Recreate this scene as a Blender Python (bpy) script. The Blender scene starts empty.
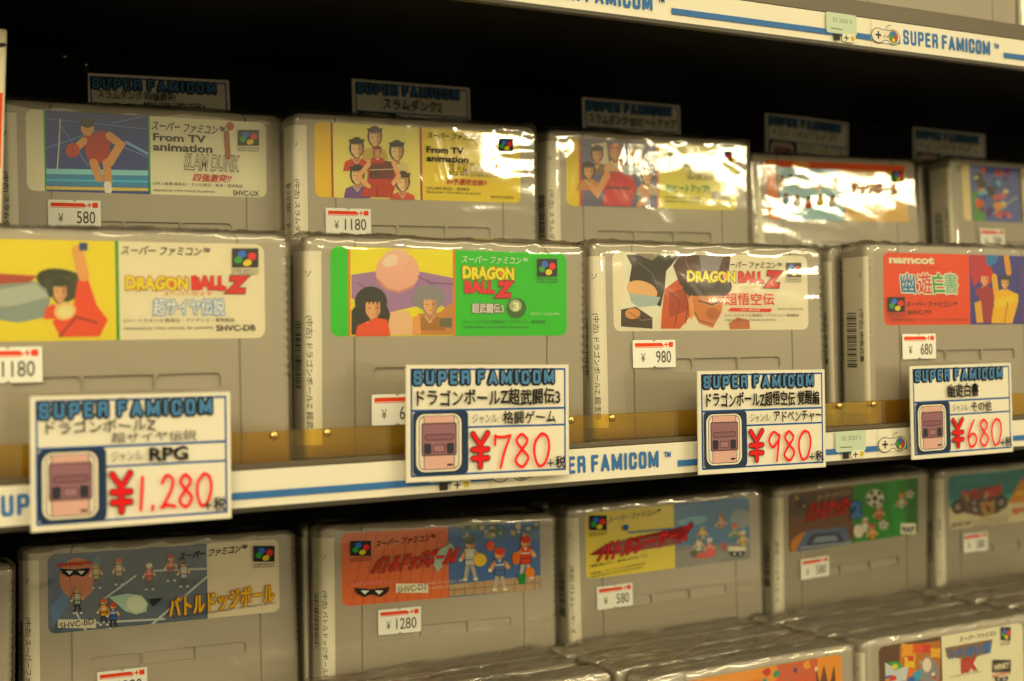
import bpy, bmesh, math, random
import numpy as np
from mathutils import Vector, Matrix, noise

MM = 0.001
SC = bpy.context.scene
COL = SC.collection
random.seed(7)

# ------------------------------------------------------------------ camera, world, lamps, exposure
cam_d = bpy.data.cameras.new('camera')
cam = bpy.data.objects.new('camera', cam_d)
COL.objects.link(cam)
Rv = Vector((0.8662104, -0.4991476, -0.0230485)).normalized()
Fv = Vector((0.4994635, 0.8662704, 0.0105755)).normalized()
Uv = Rv.cross(Fv).normalized()
Rv = Fv.cross(Uv).normalized()
m = Matrix((Rv, Uv, -Fv)).transposed().to_4x4()
m.translation = Vector((0, -0.4823, -0.02636))
cam.matrix_world = m
cam_d.sensor_width = 36
cam_d.lens = 1350 / 1024 * 36
cam_d.clip_start = 0.02
cam_d.clip_end = 50
cam_d.dof.use_dof = True
cam_d.dof.focus_distance = 0.59
cam_d.dof.aperture_fstop = 8.5
SC.camera = cam

W = bpy.data.worlds.new('shop_surroundings')
SC.world = W
W.use_nodes = True
nt = W.node_tree
nt.nodes.clear()
out = nt.nodes.new('ShaderNodeOutputWorld')
bg = nt.nodes.new('ShaderNodeBackground')
tc = nt.nodes.new('ShaderNodeTexCoord')
sp = nt.nodes.new('ShaderNodeSeparateXYZ')
cr = nt.nodes.new('ShaderNodeValToRGB')
mr = nt.nodes.new('ShaderNodeMapRange')
mr.inputs['From Min'].default_value = -1
el = cr.color_ramp.elements.new(0.68)
el.color = (0.80, 0.66, 0.36, 1)
el = cr.color_ramp.elements.new(0.92)
el.color = (0.30, 0.25, 0.14, 1)
nt.links.new(tc.outputs['Generated'], sp.inputs[0])
nt.links.new(sp.outputs['Z'], mr.inputs['Value'])
nt.links.new(mr.outputs[0], cr.inputs[0])
nt.links.new(cr.outputs[0], bg.inputs['Color'])
nt.links.new(bg.outputs[0], out.inputs[0])
cr.color_ramp.elements[0].position = 0.35
cr.color_ramp.elements[0].color = (0.15, 0.120, 0.062, 1)
cr.color_ramp.elements[1].position = 0.52
cr.color_ramp.elements[1].color = (0.80, 0.66, 0.36, 1)
bg.inputs['Strength'].default_value = 1.0


def lamp(name, loc, target, sx, sy, power, color=(1, 0.86, 0.51)):
    d = bpy.data.lights.new(name, 'AREA')
    d.shape = 'RECTANGLE'
    d.size = sx
    d.size_y = sy
    d.energy = power
    d.color = color
    o = bpy.data.objects.new(name, d)
    COL.objects.link(o)
    o.location = loc
    o.rotation_euler = (Vector(target) - Vector(loc)).to_track_quat('-Z', 'Y').to_euler()
    return o


# ceiling tubes of the shop aisle, and the far ones whose mirror image shows in the plastic wraps
lamp('ceiling_lamp', (-0.9, -2.1, 0.85), (0.35, 0.05, 0.0), 1.6, 0.5, 33)
lamp('ceiling_lamp', (1.2, -1.6, 1.35), (0.5, 0.05, 0.0), 1.4, 0.3, 12)
lamp('far_ceiling_lamp', (5.95, -12.0, 1.50), (0.42, 0.1, 0.06), 0.9, 0.36, 62)
lamp('far_ceiling_lamp', (8.7, -12.0, 1.50), (0.42, 0.1, 0.06), 1.9, 0.36, 105)
lamp('aisle_ceiling_lamp', (4.45, -4.6, 1.38), (0.55, 0.1, 0.06), 0.8, 0.16, 18)

SC.view_settings.view_transform = 'Standard'
SC.view_settings.look = 'None'
SC.view_settings.gamma = 1
SC.view_settings.use_curve_mapping = False
SC.view_settings.exposure = 0.12
SC.cycles.transparent_max_bounces = 32
SC.cycles.max_bounces = 8


# ------------------------------------------------------------------ materials
def lin(h):
    h = h.lstrip('#')
    r = []
    for i in (0, 2, 4):
        c = int(h[i:i + 2], 16) / 255
        r.append(c / 12.92 if c <= 0.04045 else ((c + 0.055) / 1.055) ** 2.4)
    return (*r, 1)


MATS = {}


def principled(name, color, rough=0.5, metal=0.0, bump=0.0, scale=300, spec=0.5, mottle=0.0):
    if name in MATS:
        return MATS[name]
    mt = bpy.data.materials.new(name)
    mt.use_nodes = True
    n = mt.node_tree
    b = n.nodes['Principled BSDF']
    b.inputs['Base Color'].default_value = color
    b.inputs['Roughness'].default_value = rough
    b.inputs['Metallic'].default_value = metal
    b.inputs['Specular IOR Level'].default_value = spec
    t = n.nodes.new('ShaderNodeTexCoord')
    if mottle:
        ns = n.nodes.new('ShaderNodeTexNoise')
        ns.inputs['Scale'].default_value = 45
        ns.inputs['Detail'].default_value = 5
        n.links.new(t.outputs['Object'], ns.inputs['Vector'])
        mx = n.nodes.new('ShaderNodeMix')
        mx.data_type = 'RGBA'
        mx.inputs[6].default_value = tuple(c * (1 - mottle) for c in color[:3]) + (1,)
        mx.inputs[7].default_value = tuple(min(1, c * (1 + mottle)) for c in color[:3]) + (1,)
        n.links.new(ns.outputs[0], mx.inputs[0])
        n.links.new(mx.outputs[2], b.inputs['Base Color'])
    if bump:
        ns = n.nodes.new('ShaderNodeTexNoise')
        ns.inputs['Scale'].default_value = scale
        n.links.new(t.outputs['Object'], ns.inputs['Vector'])
        bp = n.nodes.new('ShaderNodeBump')
        bp.inputs['Strength'].default_value = bump
        bp.inputs['Distance'].default_value = 0.0003
        n.links.new(ns.outputs[0], bp.inputs['Height'])
        n.links.new(bp.outputs[0], b.inputs['Normal'])
    MATS[name] = mt
    return mt


def ink(hexcol):
    r, g, b, _ = lin(hexcol)
    y = .3 * r + .6 * g + .1 * b
    k = 1.35 if b > 1.5 * r else 1.10                       # offset inks are a little purer than the swatches they were matched with
    c = [min(.86, max(.004, (y + (q - y) * k) * 1.08)) for q in (r, g, b)]
    return principled('ink_' + hexcol.lstrip('#').lower(), (*c, 1), 0.5, spec=0.25)


def film_material(name, tint, gloss_min, gloss_max, rough, bump_strength, scale=(1, 1, 1), nscale=70):
    mt = bpy.data.materials.new(name)
    mt.use_nodes = True
    n = mt.node_tree
    n.nodes.clear()
    o = n.nodes.new('ShaderNodeOutputMaterial')
    mix = n.nodes.new('ShaderNodeMixShader')
    tr = n.nodes.new('ShaderNodeBsdfTransparent')
    tr.inputs[0].default_value = tint
    gl = n.nodes.new('ShaderNodeBsdfGlossy')
    gl.inputs['Roughness'].default_value = rough
    gl.inputs['Color'].default_value = (1, 1, 1, 1)
    t = n.nodes.new('ShaderNodeTexCoord')
    oi = n.nodes.new('ShaderNodeObjectInfo')
    ad = n.nodes.new('ShaderNodeVectorMath')
    ad.operation = 'ADD'
    mp = n.nodes.new('ShaderNodeMapping')
    mp.inputs['Scale'].default_value = scale
    n.links.new(t.outputs['Object'], ad.inputs[0])
    n.links.new(oi.outputs['Random'], ad.inputs[1])
    n.links.new(ad.outputs[0], mp.inputs[0])
    ns = n.nodes.new('ShaderNodeTexNoise')
    ns.inputs['Scale'].default_value = nscale
    ns.inputs['Detail'].default_value = 3
    ns.inputs['Distortion'].default_value = 1.2
    n.links.new(mp.outputs[0], ns.inputs['Vector'])
    bp = n.nodes.new('ShaderNodeBump')
    bp.inputs['Strength'].default_value = bump_strength
    bp.inputs['Distance'].default_value = 0.001
    n.links.new(ns.outputs[0], bp.inputs['Height'])
    n.links.new(bp.outputs[0], gl.inputs['Normal'])
    lw = n.nodes.new('ShaderNodeLayerWeight')
    lw.inputs['Blend'].default_value = 0.35
    n.links.new(bp.outputs[0], lw.inputs['Normal'])
    mr2 = n.nodes.new('ShaderNodeMapRange')
    mr2.inputs['To Min'].default_value = gloss_min
    mr2.inputs['To Max'].default_value = gloss_max
    n.links.new(lw.outputs['Fresnel'], mr2.inputs['Value'])
    n.links.new(mr2.outputs[0], mix.inputs[0])
    n.links.new(tr.outputs[0], mix.inputs[1])
    n.links.new(gl.outputs[0], mix.inputs[2])
    n.links.new(mix.outputs[0], o.inputs[0])
    MATS[name] = mt
    return mt


M_SHELL = principled('grey_cartridge_plastic', (0.43, 0.385, 0.31, 1), 0.40, bump=0.25, scale=900, spec=0.4)
M_DARKPORT = principled('cartridge_port_dark', (0.05, 0.045, 0.04, 1), 0.6)
M_FILM = film_material('clear_wrap_film', (0.975, 0.97, 0.95, 1), 0.05, 0.6, 0.06, 0.16, (1, 1, 0.7), 34)
M_CRINKLE = film_material('crinkled_wrap_film', (0.99, 0.985, 0.97, 1), 0.13, 0.42, 0.11, 0.5, (0.4, 1.2, 1), 30)
M_LIP = film_material('amber_acrylic', (0.93, 0.76, 0.22, 1), 0.05, 0.5, 0.05, 0.02)
M_GLOW = principled('amber_acrylic_edge', (0.42, 0.30, 0.05, 1), 0.25)
M_BLACK = principled('black_board', (0.006, 0.006, 0.007, 1), 0.7, bump=0.2, scale=200, spec=0.1)
M_CHANNEL_SHADE = principled('brown_channel_and_shade', (0.10, 0.078, 0.048, 1), 0.35)  # channel under the lip; also the painted shade along lipless rails
M_EDGE = principled('dark_shelf_edge', (0.035, 0.028, 0.018, 1), 0.35)
M_BRASS = principled('brass', (0.75, 0.52, 0.18, 1), 0.2, 1.0)
M_STEEL = principled('dull_steel', (0.35, 0.33, 0.28, 1), 0.35, 1.0)
M_PAPER = principled('card_paper', lin('dcd6c6'), 0.5, bump=0.1, scale=400, spec=0.3)


# ------------------------------------------------------------------ object helpers
def tag(o, label=None, cat=None, group=None, kind=None):
    if label:
        o['label'] = label
    if cat:
        o['category'] = cat
    if group:
        o['group'] = group
    if kind:
        o['kind'] = kind
    return o


def empty(name, loc=(0, 0, 0), label=None, cat=None, group=None):
    o = bpy.data.objects.new(name, None)
    o.empty_display_size = 0.02
    COL.objects.link(o)
    o.location = [c * MM for c in loc]
    return tag(o, label, cat, group)


def link(name, me, parent=None):
    o = bpy.data.objects.new(name, me)
    COL.objects.link(o)
    if parent:
        o.parent = parent
    return o


def mesh_from(name, verts, faces, mats, fm=None, smooth=False):
    me = bpy.data.meshes.new(name)
    me.from_pydata([tuple(c * MM for c in v) for v in verts], [], faces)
    for mt in mats:
        me.materials.append(mt)
    if fm:
        for p, k in zip(me.polygons, fm):
            p.material_index = k
    if smooth:
        for p in me.polygons:
            p.use_smooth = True
    me.update()
    return me


def box_geo(x0, x1, y0, y1, z0, z1, bev=0.0):
    """a box with bevelled edges (mm)"""
    bm = bmesh.new()
    bmesh.ops.create_cube(bm, size=1)
    for v in bm.verts:
        v.co = Vector((x0 + (v.co.x + .5) * (x1 - x0), y0 + (v.co.y + .5) * (y1 - y0), z0 + (v.co.z + .5) * (z1 - z0)))
    if bev:
        bmesh.ops.bevel(bm, geom=list(bm.edges), offset=bev, segments=3, affect='EDGES', profile=0.5)
    bm.verts.index_update()
    V = [tuple(v.co) for v in bm.verts]
    Fc = [[v.index for v in f.verts] for f in bm.faces]
    bm.free()
    return V, Fc


def box(name, x0, x1, y0, y1, z0, z1, mat, parent=None, bev=0.4):
    V, Fc = box_geo(x0, x1, y0, y1, z0, z1, bev)
    return link(name, mesh_from(name, V, Fc, [mat]), parent)


# ------------------------------------------------------------------ flat printing: every ink shape is a thin face a hair above the last
TXT = {}


def text_geo(s, bold):
    k = (s, bold)
    if k not in TXT:
        c = bpy.data.curves.new('t', 'FONT')
        c.body = s
        c.offset = bold
        c.resolution_u = 3
        o = bpy.data.objects.new('t', c)
        COL.objects.link(o)
        me = bpy.data.meshes.new_from_object(o.evaluated_get(bpy.context.evaluated_depsgraph_get()))
        V = [(v.co.x, v.co.y) for v in me.vertices]
        Fc = [list(p.vertices) for p in me.polygons]
        bpy.data.objects.remove(o)
        bpy.data.curves.remove(c)
        bpy.data.meshes.remove(me)
        xs = [v[0] for v in V]
        ys = [v[1] for v in V]
        TXT[k] = (V, Fc, min(xs), max(xs), min(ys), max(ys))
    return TXT[k]


def catmull(pts, n=7, closed=False):
    P = [Vector((*p, 0)) for p in pts]
    out = []
    N = len(P)
    rng = range(N) if closed else range(N - 1)
    for i in rng:
        p0 = P[(i - 1) % N] if closed or i > 0 else P[0]
        p1, p2 = P[i], P[(i + 1) % N]
        p3 = P[(i + 2) % N] if closed or i + 2 < N else P[-1]
        for j in range(n):
            t = j / n
            q = 0.5 * ((2 * p1) + (p2 - p0) * t + (2 * p0 - 5 * p1 + 4 * p2 - p3) * t * t + (3 * p1 - p0 - 3 * p2 + p3) * t ** 3)
            out.append((q.x, q.y))
    out.append((P[0].x, P[0].y) if closed else (P[-1].x, P[-1].y))
    return out


DIG = {
    '0': ([(.5, 1), (.12, .75), (.05, .4), (.3, .02), (.72, .1), (.97, .55), (.85, .9), (.5, 1)],),
    '1': ([(.62, 1), (.5, .5), (.35, 0)],),
    '2': ([(.15, .78), (.4, 1), (.8, .9), (.75, .6), (.35, .2), (.1, .03)], [(.1, .03), (.5, .1), (.95, .03)]),
    '6': ([(.7, 1), (.35, .7), (.1, .35), (.3, .02), (.75, .08), (.85, .38), (.5, .5), (.15, .32)],),
    '7': ([(.02, .7), (.05, .97), (.04, .95)], [(.05, .95), (.5, .93), (.95, .97)], [(.95, .97), (.6, .5), (.35, 0)]),
    '8': ([(.78, .85), (.45, 1), (.15, .8), (.45, .55), (.85, .28), (.5, 0), (.08, .2), (.45, .52), (.75, .72), (.78, .87)],),
    '9': ([(.85, .85), (.45, 1), (.1, .72), (.4, .48), (.85, .75), (.88, .9)], [(.88, .9), (.8, .5), (.68, 0)]),
    ',': ([(.5, .1), (.42, -.02), (.5, .06)],),
}


BLOCK = {
    'S': (.8, [[(1, .76), (1, .88), (.86, 1), (.14, 1), (0, .88), (0, .64), (.14, .54), (.86, .46), (1, .36), (1, .12), (.86, 0), (.14, 0), (0, .12), (0, .26)]]),
    'U': (.8, [[(0, 1), (0, .12), (.16, 0), (.84, 0), (1, .12), (1, 1)]]),
    'P': (.8, [[(0, 0), (0, 1)], [(0, 1), (.84, 1), (1, .88), (1, .56), (.84, .44), (0, .44)]]),
    'E': (.7, [[(0, 0), (0, 1)], [(0, 1), (1, 1)], [(0, .52), (.85, .52)], [(0, 0), (1, 0)]]),
    'R': (.8, [[(0, 0), (0, 1)], [(0, 1), (.84, 1), (1, .88), (1, .60), (.84, .50), (0, .50)], [(.72, .5), (1, .36), (1, 0)]]),
    'F': (.7, [[(0, 0), (0, 1)], [(0, 1), (1, 1)], [(0, .52), (.85, .52)]]),
    'A': (.95, [[(0, 0), (.5, 1)], [(.5, 1), (1, 0)], [(.2, .27), (.8, .27)]]),
    'M': (1.2, [[(0, 0), (0, 1)], [(0, 1), (.5, .1)], [(.5, .1), (1, 1)], [(1, 1), (1, 0)]]),
    'I': (.01, [[(0, 0), (0, 1)]]),
    'C': (.8, [[(1, .70), (1, .88), (.84, 1), (.16, 1), (0, .88), (0, .12), (.16, 0), (.84, 0), (1, .12), (1, .32)]]),
    'O': (.8, [[(.5, 1), (.16, 1), (0, .88), (0, .12), (.16, 0), (.84, 0), (1, .12), (1, .88), (.84, 1), (.5, 1)]]),
}


class Print:
    def __init__(s, hmap=None):
        s.V, s.F, s.K = [], [], []
        s.cols = []
        s.z = 0
        s.H = None
        if hmap:
            (quad, w, h) = hmap
            A = []
            for (x, y), (u, v) in zip(quad, [(0, h), (w, h), (0, 0), (w, 0)]):
                A.append([x, y, 1, 0, 0, 0, -u * x, -u * y, -u])
                A.append([0, 0, 0, x, y, 1, -v * x, -v * y, -v])
            s.H = np.linalg.svd(np.array(A, float))[2][-1].reshape(3, 3)

    def m(s, x, y):
        if s.H is None:
            return x, y
        q = s.H @ np.array([x, y, 1.0])
        return q[0] / q[2], q[1] / q[2]

    def col(s, c):
        if c not in s.cols:
            s.cols.append(c)
        return s.cols.index(c)

    def add(s, pts, faces, c, step=True):
        if step:
            s.z += 1
        b = len(s.V)
        s.V += [(x, y, s.z) for x, y in pts]
        s.F += [[b + i for i in f] for f in faces]
        s.K += [s.col(c)] * len(faces)

    def poly(s, pts, c, raw=False, step=True):
        P = [p if raw else s.m(*p) for p in pts]
        s.add(P, [list(range(len(P)))], c, step)

    def rect(s, x0, y0, x1, y1, c, r=0, raw=False, step=True):
        if r == 0:
            n = 6
            pts = [(x0 + (x1 - x0) * i / n, y0) for i in range(n)] + [(x1, y0), (x1, y1)] + [(x1 + (x0 - x1) * i / n, y1) for i in range(1, n + 1)]
        else:
            pts = []
            rx = r if x1 > x0 else -r
            ry = r if y1 > y0 else -r
            for cx, cy, a0 in ((x1 - rx, y1 - ry, 0), (x0 + rx, y1 - ry, 90), (x0 + rx, y0 + ry, 180), (x1 - rx, y0 + ry, 270)):
                for k in range(6):
                    a = math.radians(a0 + 18 * k)
                    pts.append((cx + rx * math.cos(a), cy + ry * math.sin(a)))
        s.poly(pts, c, raw, step)

    def ell(s, cx, cy, rx, ry, c, rot=0, n=22):
        ca, sa = math.cos(rot), math.sin(rot)
        s.poly([(cx + rx * math.cos(t) * ca - ry * math.sin(t) * sa, cy + rx * math.cos(t) * sa + ry * math.sin(t) * ca)
                for t in [2 * math.pi * k / n for k in range(n)]], c)

    def line(s, pts, w, c, raw=False, step=True):
        """stroke, width w in mm"""
        P = []
        for p in pts:
            q = p if raw else s.m(*p)
            if not P or math.hypot(q[0] - P[-1][0], q[1] - P[-1][1]) > 1e-4:
                P.append(q)
        if len(P) < 2:
            return
        s.z += 1 if step else .5
        n = len(P)
        N = []
        for i in range(n):
            a, b_ = P[max(i - 1, 0)], P[min(i + 1, n - 1)]
            d1 = (P[i][0] - a[0], P[i][1] - a[1]) if i else (b_[0] - P[i][0], b_[1] - P[i][1])
            d2 = (b_[0] - P[i][0], b_[1] - P[i][1]) if i < n - 1 else d1
            l1, l2 = math.hypot(*d1), math.hypot(*d2)
            t = (d1[0] / l1 + d2[0] / l2, d1[1] / l1 + d2[1] / l2)
            lt = math.hypot(*t)
            if lt < .2:
                t, lt = (d1[0] / l1, d1[1] / l1), 1.0
            nx, ny = -t[1] / lt, t[0] / lt
            k = min(1.5, 1 / max(.3, abs(nx * -d1[1] / l1 + ny * d1[0] / l1)))
            N.append((nx * k, ny * k))
        b0 = len(s.V)
        for i, ((x, y), (nx, ny)) in enumerate(zip(P, N)):
            z = s.z + 1.5 * i / n
            s.V += [(x + nx * w / 2, y + ny * w / 2, z), (x - nx * w / 2, y - ny * w / 2, z)]
        ci = s.col(c)
        for i in range(n - 1):
            s.F.append([b0 + 2 * i, b0 + 2 * i + 1, b0 + 2 * i + 3, b0 + 2 * i + 2])
            s.K.append(ci)
        for i, sg, zz in ((0, -1, s.z), (n - 1, 1, s.z + 1.5 * (n - 1) / n)):
            (x, y), (nx, ny) = P[i], N[i]
            a0 = math.atan2(ny, nx)
            b1 = len(s.V)
            s.V += [(x + w / 2 * math.cos(a0 - sg * math.pi * k / 6), y + w / 2 * math.sin(a0 - sg * math.pi * k / 6), zz) for k in range(7)]
            s.F.append([b1 + k for k in range(7)])
            s.K.append(ci)
        s.z += 1.5

    def box(s, x0, yc, x1, h):
        xc = (x0 + x1) / 2
        u0, _ = s.m(x0, yc)
        u1, _ = s.m(x1, yc)
        _, v1 = s.m(xc, yc - h / 2)
        _, v0 = s.m(xc, yc + h / 2)
        return u0, v0, u1, v1

    def text(s, t, x0, yc, x1, h, c, bold=0.0, outline=None, ow=0.06, shear=0.0, raw=None, rot=0.0, jit=0.0):
        if not t:
            return
        u0, v0, u1, v1 = raw if raw else s.box(x0, yc, x1, h)
        if any(ord(ch) > 0x2fff for ch in t) and (bold or outline):
            # dense glyphs: thicken by shifted impressions instead of swelling the outline
            base = text_geo(t, 0.0)
            V, Fc, X0, X1, Y0, Y1 = base
            hh = v1 - v0
            kx = 1 if u1 > u0 else -1
            jobs = []
            if outline:
                d = (ow * .9 + bold * .3) * hh
                jobs += [(outline, d * math.cos(a * .7854), d * math.sin(a * .7854)) for a in range(8)]
            d = min(bold, .05) * .55 * hh
            jobs += [(c, 0, 0)] + ([(c, d, 0), (c, -d, 0), (c, 0, d), (c, 0, -d)] if bold > .015 else [])
            for cc, ox, oy in jobs:
                pts = []
                for x, y in V:
                    a = (x - X0) / (X1 - X0)
                    b = (y - Y0) / (Y1 - Y0)
                    py = v0 + b * hh + rot * (a - .5) * (u1 - u0) + (jit * math.sin(a * 23.0) * hh if jit else 0)
                    pts.append((u0 + a * (u1 - u0) + shear * (b - .5) * hh + ox, py + oy))
                s.add(pts, Fc, cc)
            return
        base = text_geo(t, bold)
        for (bb, cc) in ((bold + ow, outline), (bold, c)):
            if cc is None:
                continue
            V, Fc, *_ = text_geo(t, bb)
            X0, X1, Y0, Y1 = base[2:]
            pts = []
            for x, y in V:
                a = (x - X0) / (X1 - X0)
                b = (y - Y0) / (Y1 - Y0)
                px = u0 + a * (u1 - u0) + shear * (b - .5) * (v1 - v0)
                py = v0 + b * (v1 - v0) + rot * (a - .5) * (u1 - u0)
                if jit:
                    py += jit * math.sin(a * 23.0) * (v1 - v0)
                pts.append((px, py))
            s.add(pts, Fc, cc)

    def block(s, t, x0, y0, x1, y1, w, c, gap=.42, space=.75, wob=0.0, wl=None):
        W_ = w
        w = wl or w
        """heavy condensed capitals built of strokes of width w"""
        tot = sum(space if ch == ' ' else BLOCK[ch][0] for ch in t) + gap * (len(t) - 1)
        # stroke thickness takes room too
        k = (x1 - x0 - w * len(t)) / tot
        x = x0 + w / 2
        for i, ch in enumerate(t):
            if ch == ' ':
                x += (space + gap) * k
                continue
            wd, st = BLOCK[ch]
            dy = wob * math.sin(i * 2.3)
            for path in st:
                s.line([(x + p[0] * wd * k, y0 + w / 2 + dy + p[1] * (y1 - y0 - w)) for p in path], W_, c, raw=True, step=False)
            x += (wd + gap) * k + w

    def digits(s, t, x0, y0, x1, y1, w, c):
        """handwritten figures; box in mm (raw)"""
        slots = [0.55 if ch == ',' else (0.5 if ch == '1' else 1.0) for ch in t]
        tot = sum(slots) + 0.18 * (len(t) - 1)
        x = x0
        k = (x1 - x0) / tot
        s.z += 1
        for ch, sl in zip(t, slots):
            for st in DIG[ch]:
                P = [(x + p[0] * k * sl, y0 + p[1] * (y1 - y0)) for p in st]
                s.line(catmull(P), w, c, raw=True, step=False)
            x += k * (sl + 0.18)

    def scribble(s, x0, y0, x1, y1, n, w, c, seed=1):
        rr = random.Random(seed)
        cw = (x1 - x0) / n
        s.z += 1
        for i in range(n):
            a = x0 + i * cw
            for _ in range(3):
                p = [(a + cw * rr.uniform(.05, .85), y0 + (y1 - y0) * rr.random()) for _ in range(2)]
                s.line(p, w, c, raw=True, step=False)

    def mesh(s, name, base=0.0, step=0.007, fn=None, thick=0.0):
        """fn maps (u, v, offset) -> local xyz; default lies in xz facing -y"""
        if fn is None:
            fn = lambda u, v, o: (u, -o, v)
        V = [fn(x, y, base + step * z) for x, y, z in s.V]
        Fc = list(s.F)
        me = mesh_from(name, V, Fc, [ink(c) for c in s.cols], s.K)
        return me


def sfc_logo(P, x0, y0, x1, y1, tiny=True):
    P.rect(x0, y0, x1, y1, '#14141c')
    w, h = x1 - x0, y1 - y0
    P.ell(x0 + w * .38, y0 + h * .30, w * .16, h * .19, '#2f74d8', -.3)
    P.ell(x0 + w * .76, y0 + h * .42, w * .16, h * .20, '#e03030', -.3)
    P.ell(x0 + w * .24, y0 + h * .60, w * .15, h * .18, '#24a050', -.3)
    P.ell(x0 + w * .58, y0 + h * .76, w * .17, h * .17, '#f0d030', -.3)
    if tiny:
        P.text('SUPER FAMICOM', x0, y1 + h * .16, x1, h * .12, '#2a2a30')
        P.text('ENTERTAINMENT', x0, y1 + h * .32, x1, h * .10, '#2a2a30')


def sfc_word(P, x0, yc, x1, h, c='#1c1a18', rot=0.0):
    P.text('スーパー ファミコン™', x0, yc, x1, h, c, 0.035, shear=0.25, rot=rot)


def figure(P, x, y, s, jersey, hair='#2a2220', skin='#d8a878', legs=None):
    """small anonymous player: torso, arms, head, hair"""
    dk = '#2c2220'
    t = .035 * s / 4 + .12
    if legs:
        P.poly([(x - .4 * s, y + 1.5 * s), (x - .02 * s, y + 1.5 * s), (x - .25 * s, y + 2.7 * s), (x - .55 * s, y + 2.7 * s)], legs)
        P.poly([(x + .02 * s, y + 1.5 * s), (x + .4 * s, y + 1.5 * s), (x + .65 * s, y + 2.6 * s), (x + .35 * s, y + 2.7 * s)], legs)
        P.ell(x - .42 * s, y + 2.75 * s, .22 * s, .14 * s, '#e0dcd0')
        P.ell(x + .52 * s, y + 2.72 * s, .22 * s, .14 * s, '#e0dcd0')
    torso = [(x - .55 * s, y), (x, y - .08 * s), (x + .55 * s, y), (x + .46 * s, y + .7 * s), (x + .42 * s, y + 1.5 * s), (x - .42 * s, y + 1.5 * s), (x - .46 * s, y + .7 * s)]
    P.poly(torso, jersey)
    P.line([(x - .12 * s, y), (x, y + .3 * s), (x + .12 * s, y)], t, '#f0e8d8')
    P.line([(x - .44 * s, y + 1.0 * s), (x + .44 * s, y + .95 * s)], t, dk)
    P.line([(x - .3 * s, y + .55 * s), (x + .28 * s, y + .5 * s)], t * 1.4, '#f0e8d8')
    P.poly([(x - .5 * s, y + .1 * s), (x - .95 * s, y + .9 * s), (x - .7 * s, y + 1.1 * s), (x - .3 * s, y + .5 * s)], skin)
    P.poly([(x + .5 * s, y + .1 * s), (x + 1.0 * s, y + .7 * s), (x + .75 * s, y + .95 * s), (x + .3 * s, y + .5 * s)], skin)
    P.ell(x - .85 * s, y + 1.02 * s, .17 * s, .15 * s, '#e8e0d0')
    P.ell(x, y - .45 * s, .42 * s, .5 * s, skin)
    P.poly([(x + .1 * s, y - .8 * s), (x + .4 * s, y - .6 * s), (x + .3 * s, y - .12 * s), (x + .12 * s, y)], '#b88458')
    P.ell(x, y - .7 * s, .46 * s, .34 * s, hair)
    P.line([(x - .3 * s, y - .85 * s), (x + .05 * s, y - .92 * s)], t, '#8a7460')
    P.line(torso + [torso[0]], t * .7, dk)


def bust(P, x, y, s, coat, hair, skin='#e0ae80', tilt=0):
    """large anonymous head and shoulders, hair brushed in strokes"""
    dk = '#2a201c'
    P.poly([(x - 1.0 * s, y + 1.7 * s), (x - .85 * s, y + 1.0 * s), (x - .3 * s, y + .75 * s), (x + .3 * s, y + .75 * s), (x + .85 * s, y + 1.0 * s), (x + 1.0 * s, y + 1.7 * s)], coat)
    P.line([(x - .3 * s, y + .8 * s), (x, y + 1.2 * s), (x + .3 * s, y + .8 * s)], .35, '#f0e8d8')
    P.poly([(x - .2 * s, y + .3 * s), (x + .25 * s, y + .3 * s), (x + .25 * s, y + .95 * s), (x, y + 1.05 * s), (x - .2 * s, y + .95 * s)], '#c08c60')
    P.ell(x, y - .05 * s, .55 * s, .78 * s, hair, tilt)
    P.poly([(x - .42 * s, y - .3 * s), (x + .40 * s, y - .32 * s), (x + .42 * s, y + .25 * s), (x + .15 * s, y + .68 * s), (x - .1 * s, y + .68 * s), (x - .38 * s, y + .3 * s)], skin)
    P.poly([(x + .12 * s, y - .3 * s), (x + .40 * s, y - .32 * s), (x + .42 * s, y + .25 * s), (x + .15 * s, y + .66 * s)], '#c8946a')
    for k in range(5):
        a = x - .45 * s + .22 * s * k
        P.poly([(a - .14 * s, y - .62 * s), (a + .16 * s, y - .66 * s), (a + .04 * s, y - .12 * s)], hair)
    P.line([(x - .28 * s, y + .02 * s), (x - .1 * s, y + .05 * s)], .22, dk)
    P.line([(x + .12 * s, y + .04 * s), (x + .3 * s, y)], .22, dk)
    P.line([(x - .08 * s, y + .42 * s), (x + .12 * s, y + .42 * s)], .18, '#8a4a34')


def mask_logo(P, x0, y0, x1, y1, word=None, wc='#c83028'):
    """black bandit mask with two white eyes"""
    w, h = x1 - x0, y1 - y0
    P.poly([(x0, y0 + .1 * h), (x0 + .5 * w, y0 + .22 * h), (x1, y0), (x1 - .06 * w, y0 + .55 * h), (x1 - .25 * w, y1), (x0 + .56 * w, y0 + .78 * h),
            (x0 + .44 * w, y0 + .78 * h), (x0 + .28 * w, y1), (x0 + .06 * w, y0 + .62 * h)], '#121212')
    for k in (.30, .70):
        P.poly([(x0 + (k - .12) * w, y0 + .35 * h), (x0 + (k + .12) * w, y0 + .35 * h), (x0 + k * w, y0 + .75 * h)], '#f4f0e4')
    if word:
        P.text(word, x0 - .12 * w, y0 - .38 * h, x1 + .1 * w, .42 * h, wc, 0.04)


def blobs(P, x0, y0, x1, y1, cols, n, smin, smax, seed):
    rr = random.Random(seed)
    for i in range(n):
        c = cols[i % len(cols)]
        s = rr.uniform(smin, smax)
        x = rr.uniform(x0 + s, x1 - s)
        y = rr.uniform(y0 + s, y1 - s)
        k = rr.randint(5, 8)
        a0 = rr.uniform(0, 6)
        P.poly([(x + s * rr.uniform(.55, 1) * math.cos(a0 + 6.283 * j / k), y + s * rr.uniform(.55, 1) * math.sin(a0 + 6.283 * j / k)) for j in range(k)], c)


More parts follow.
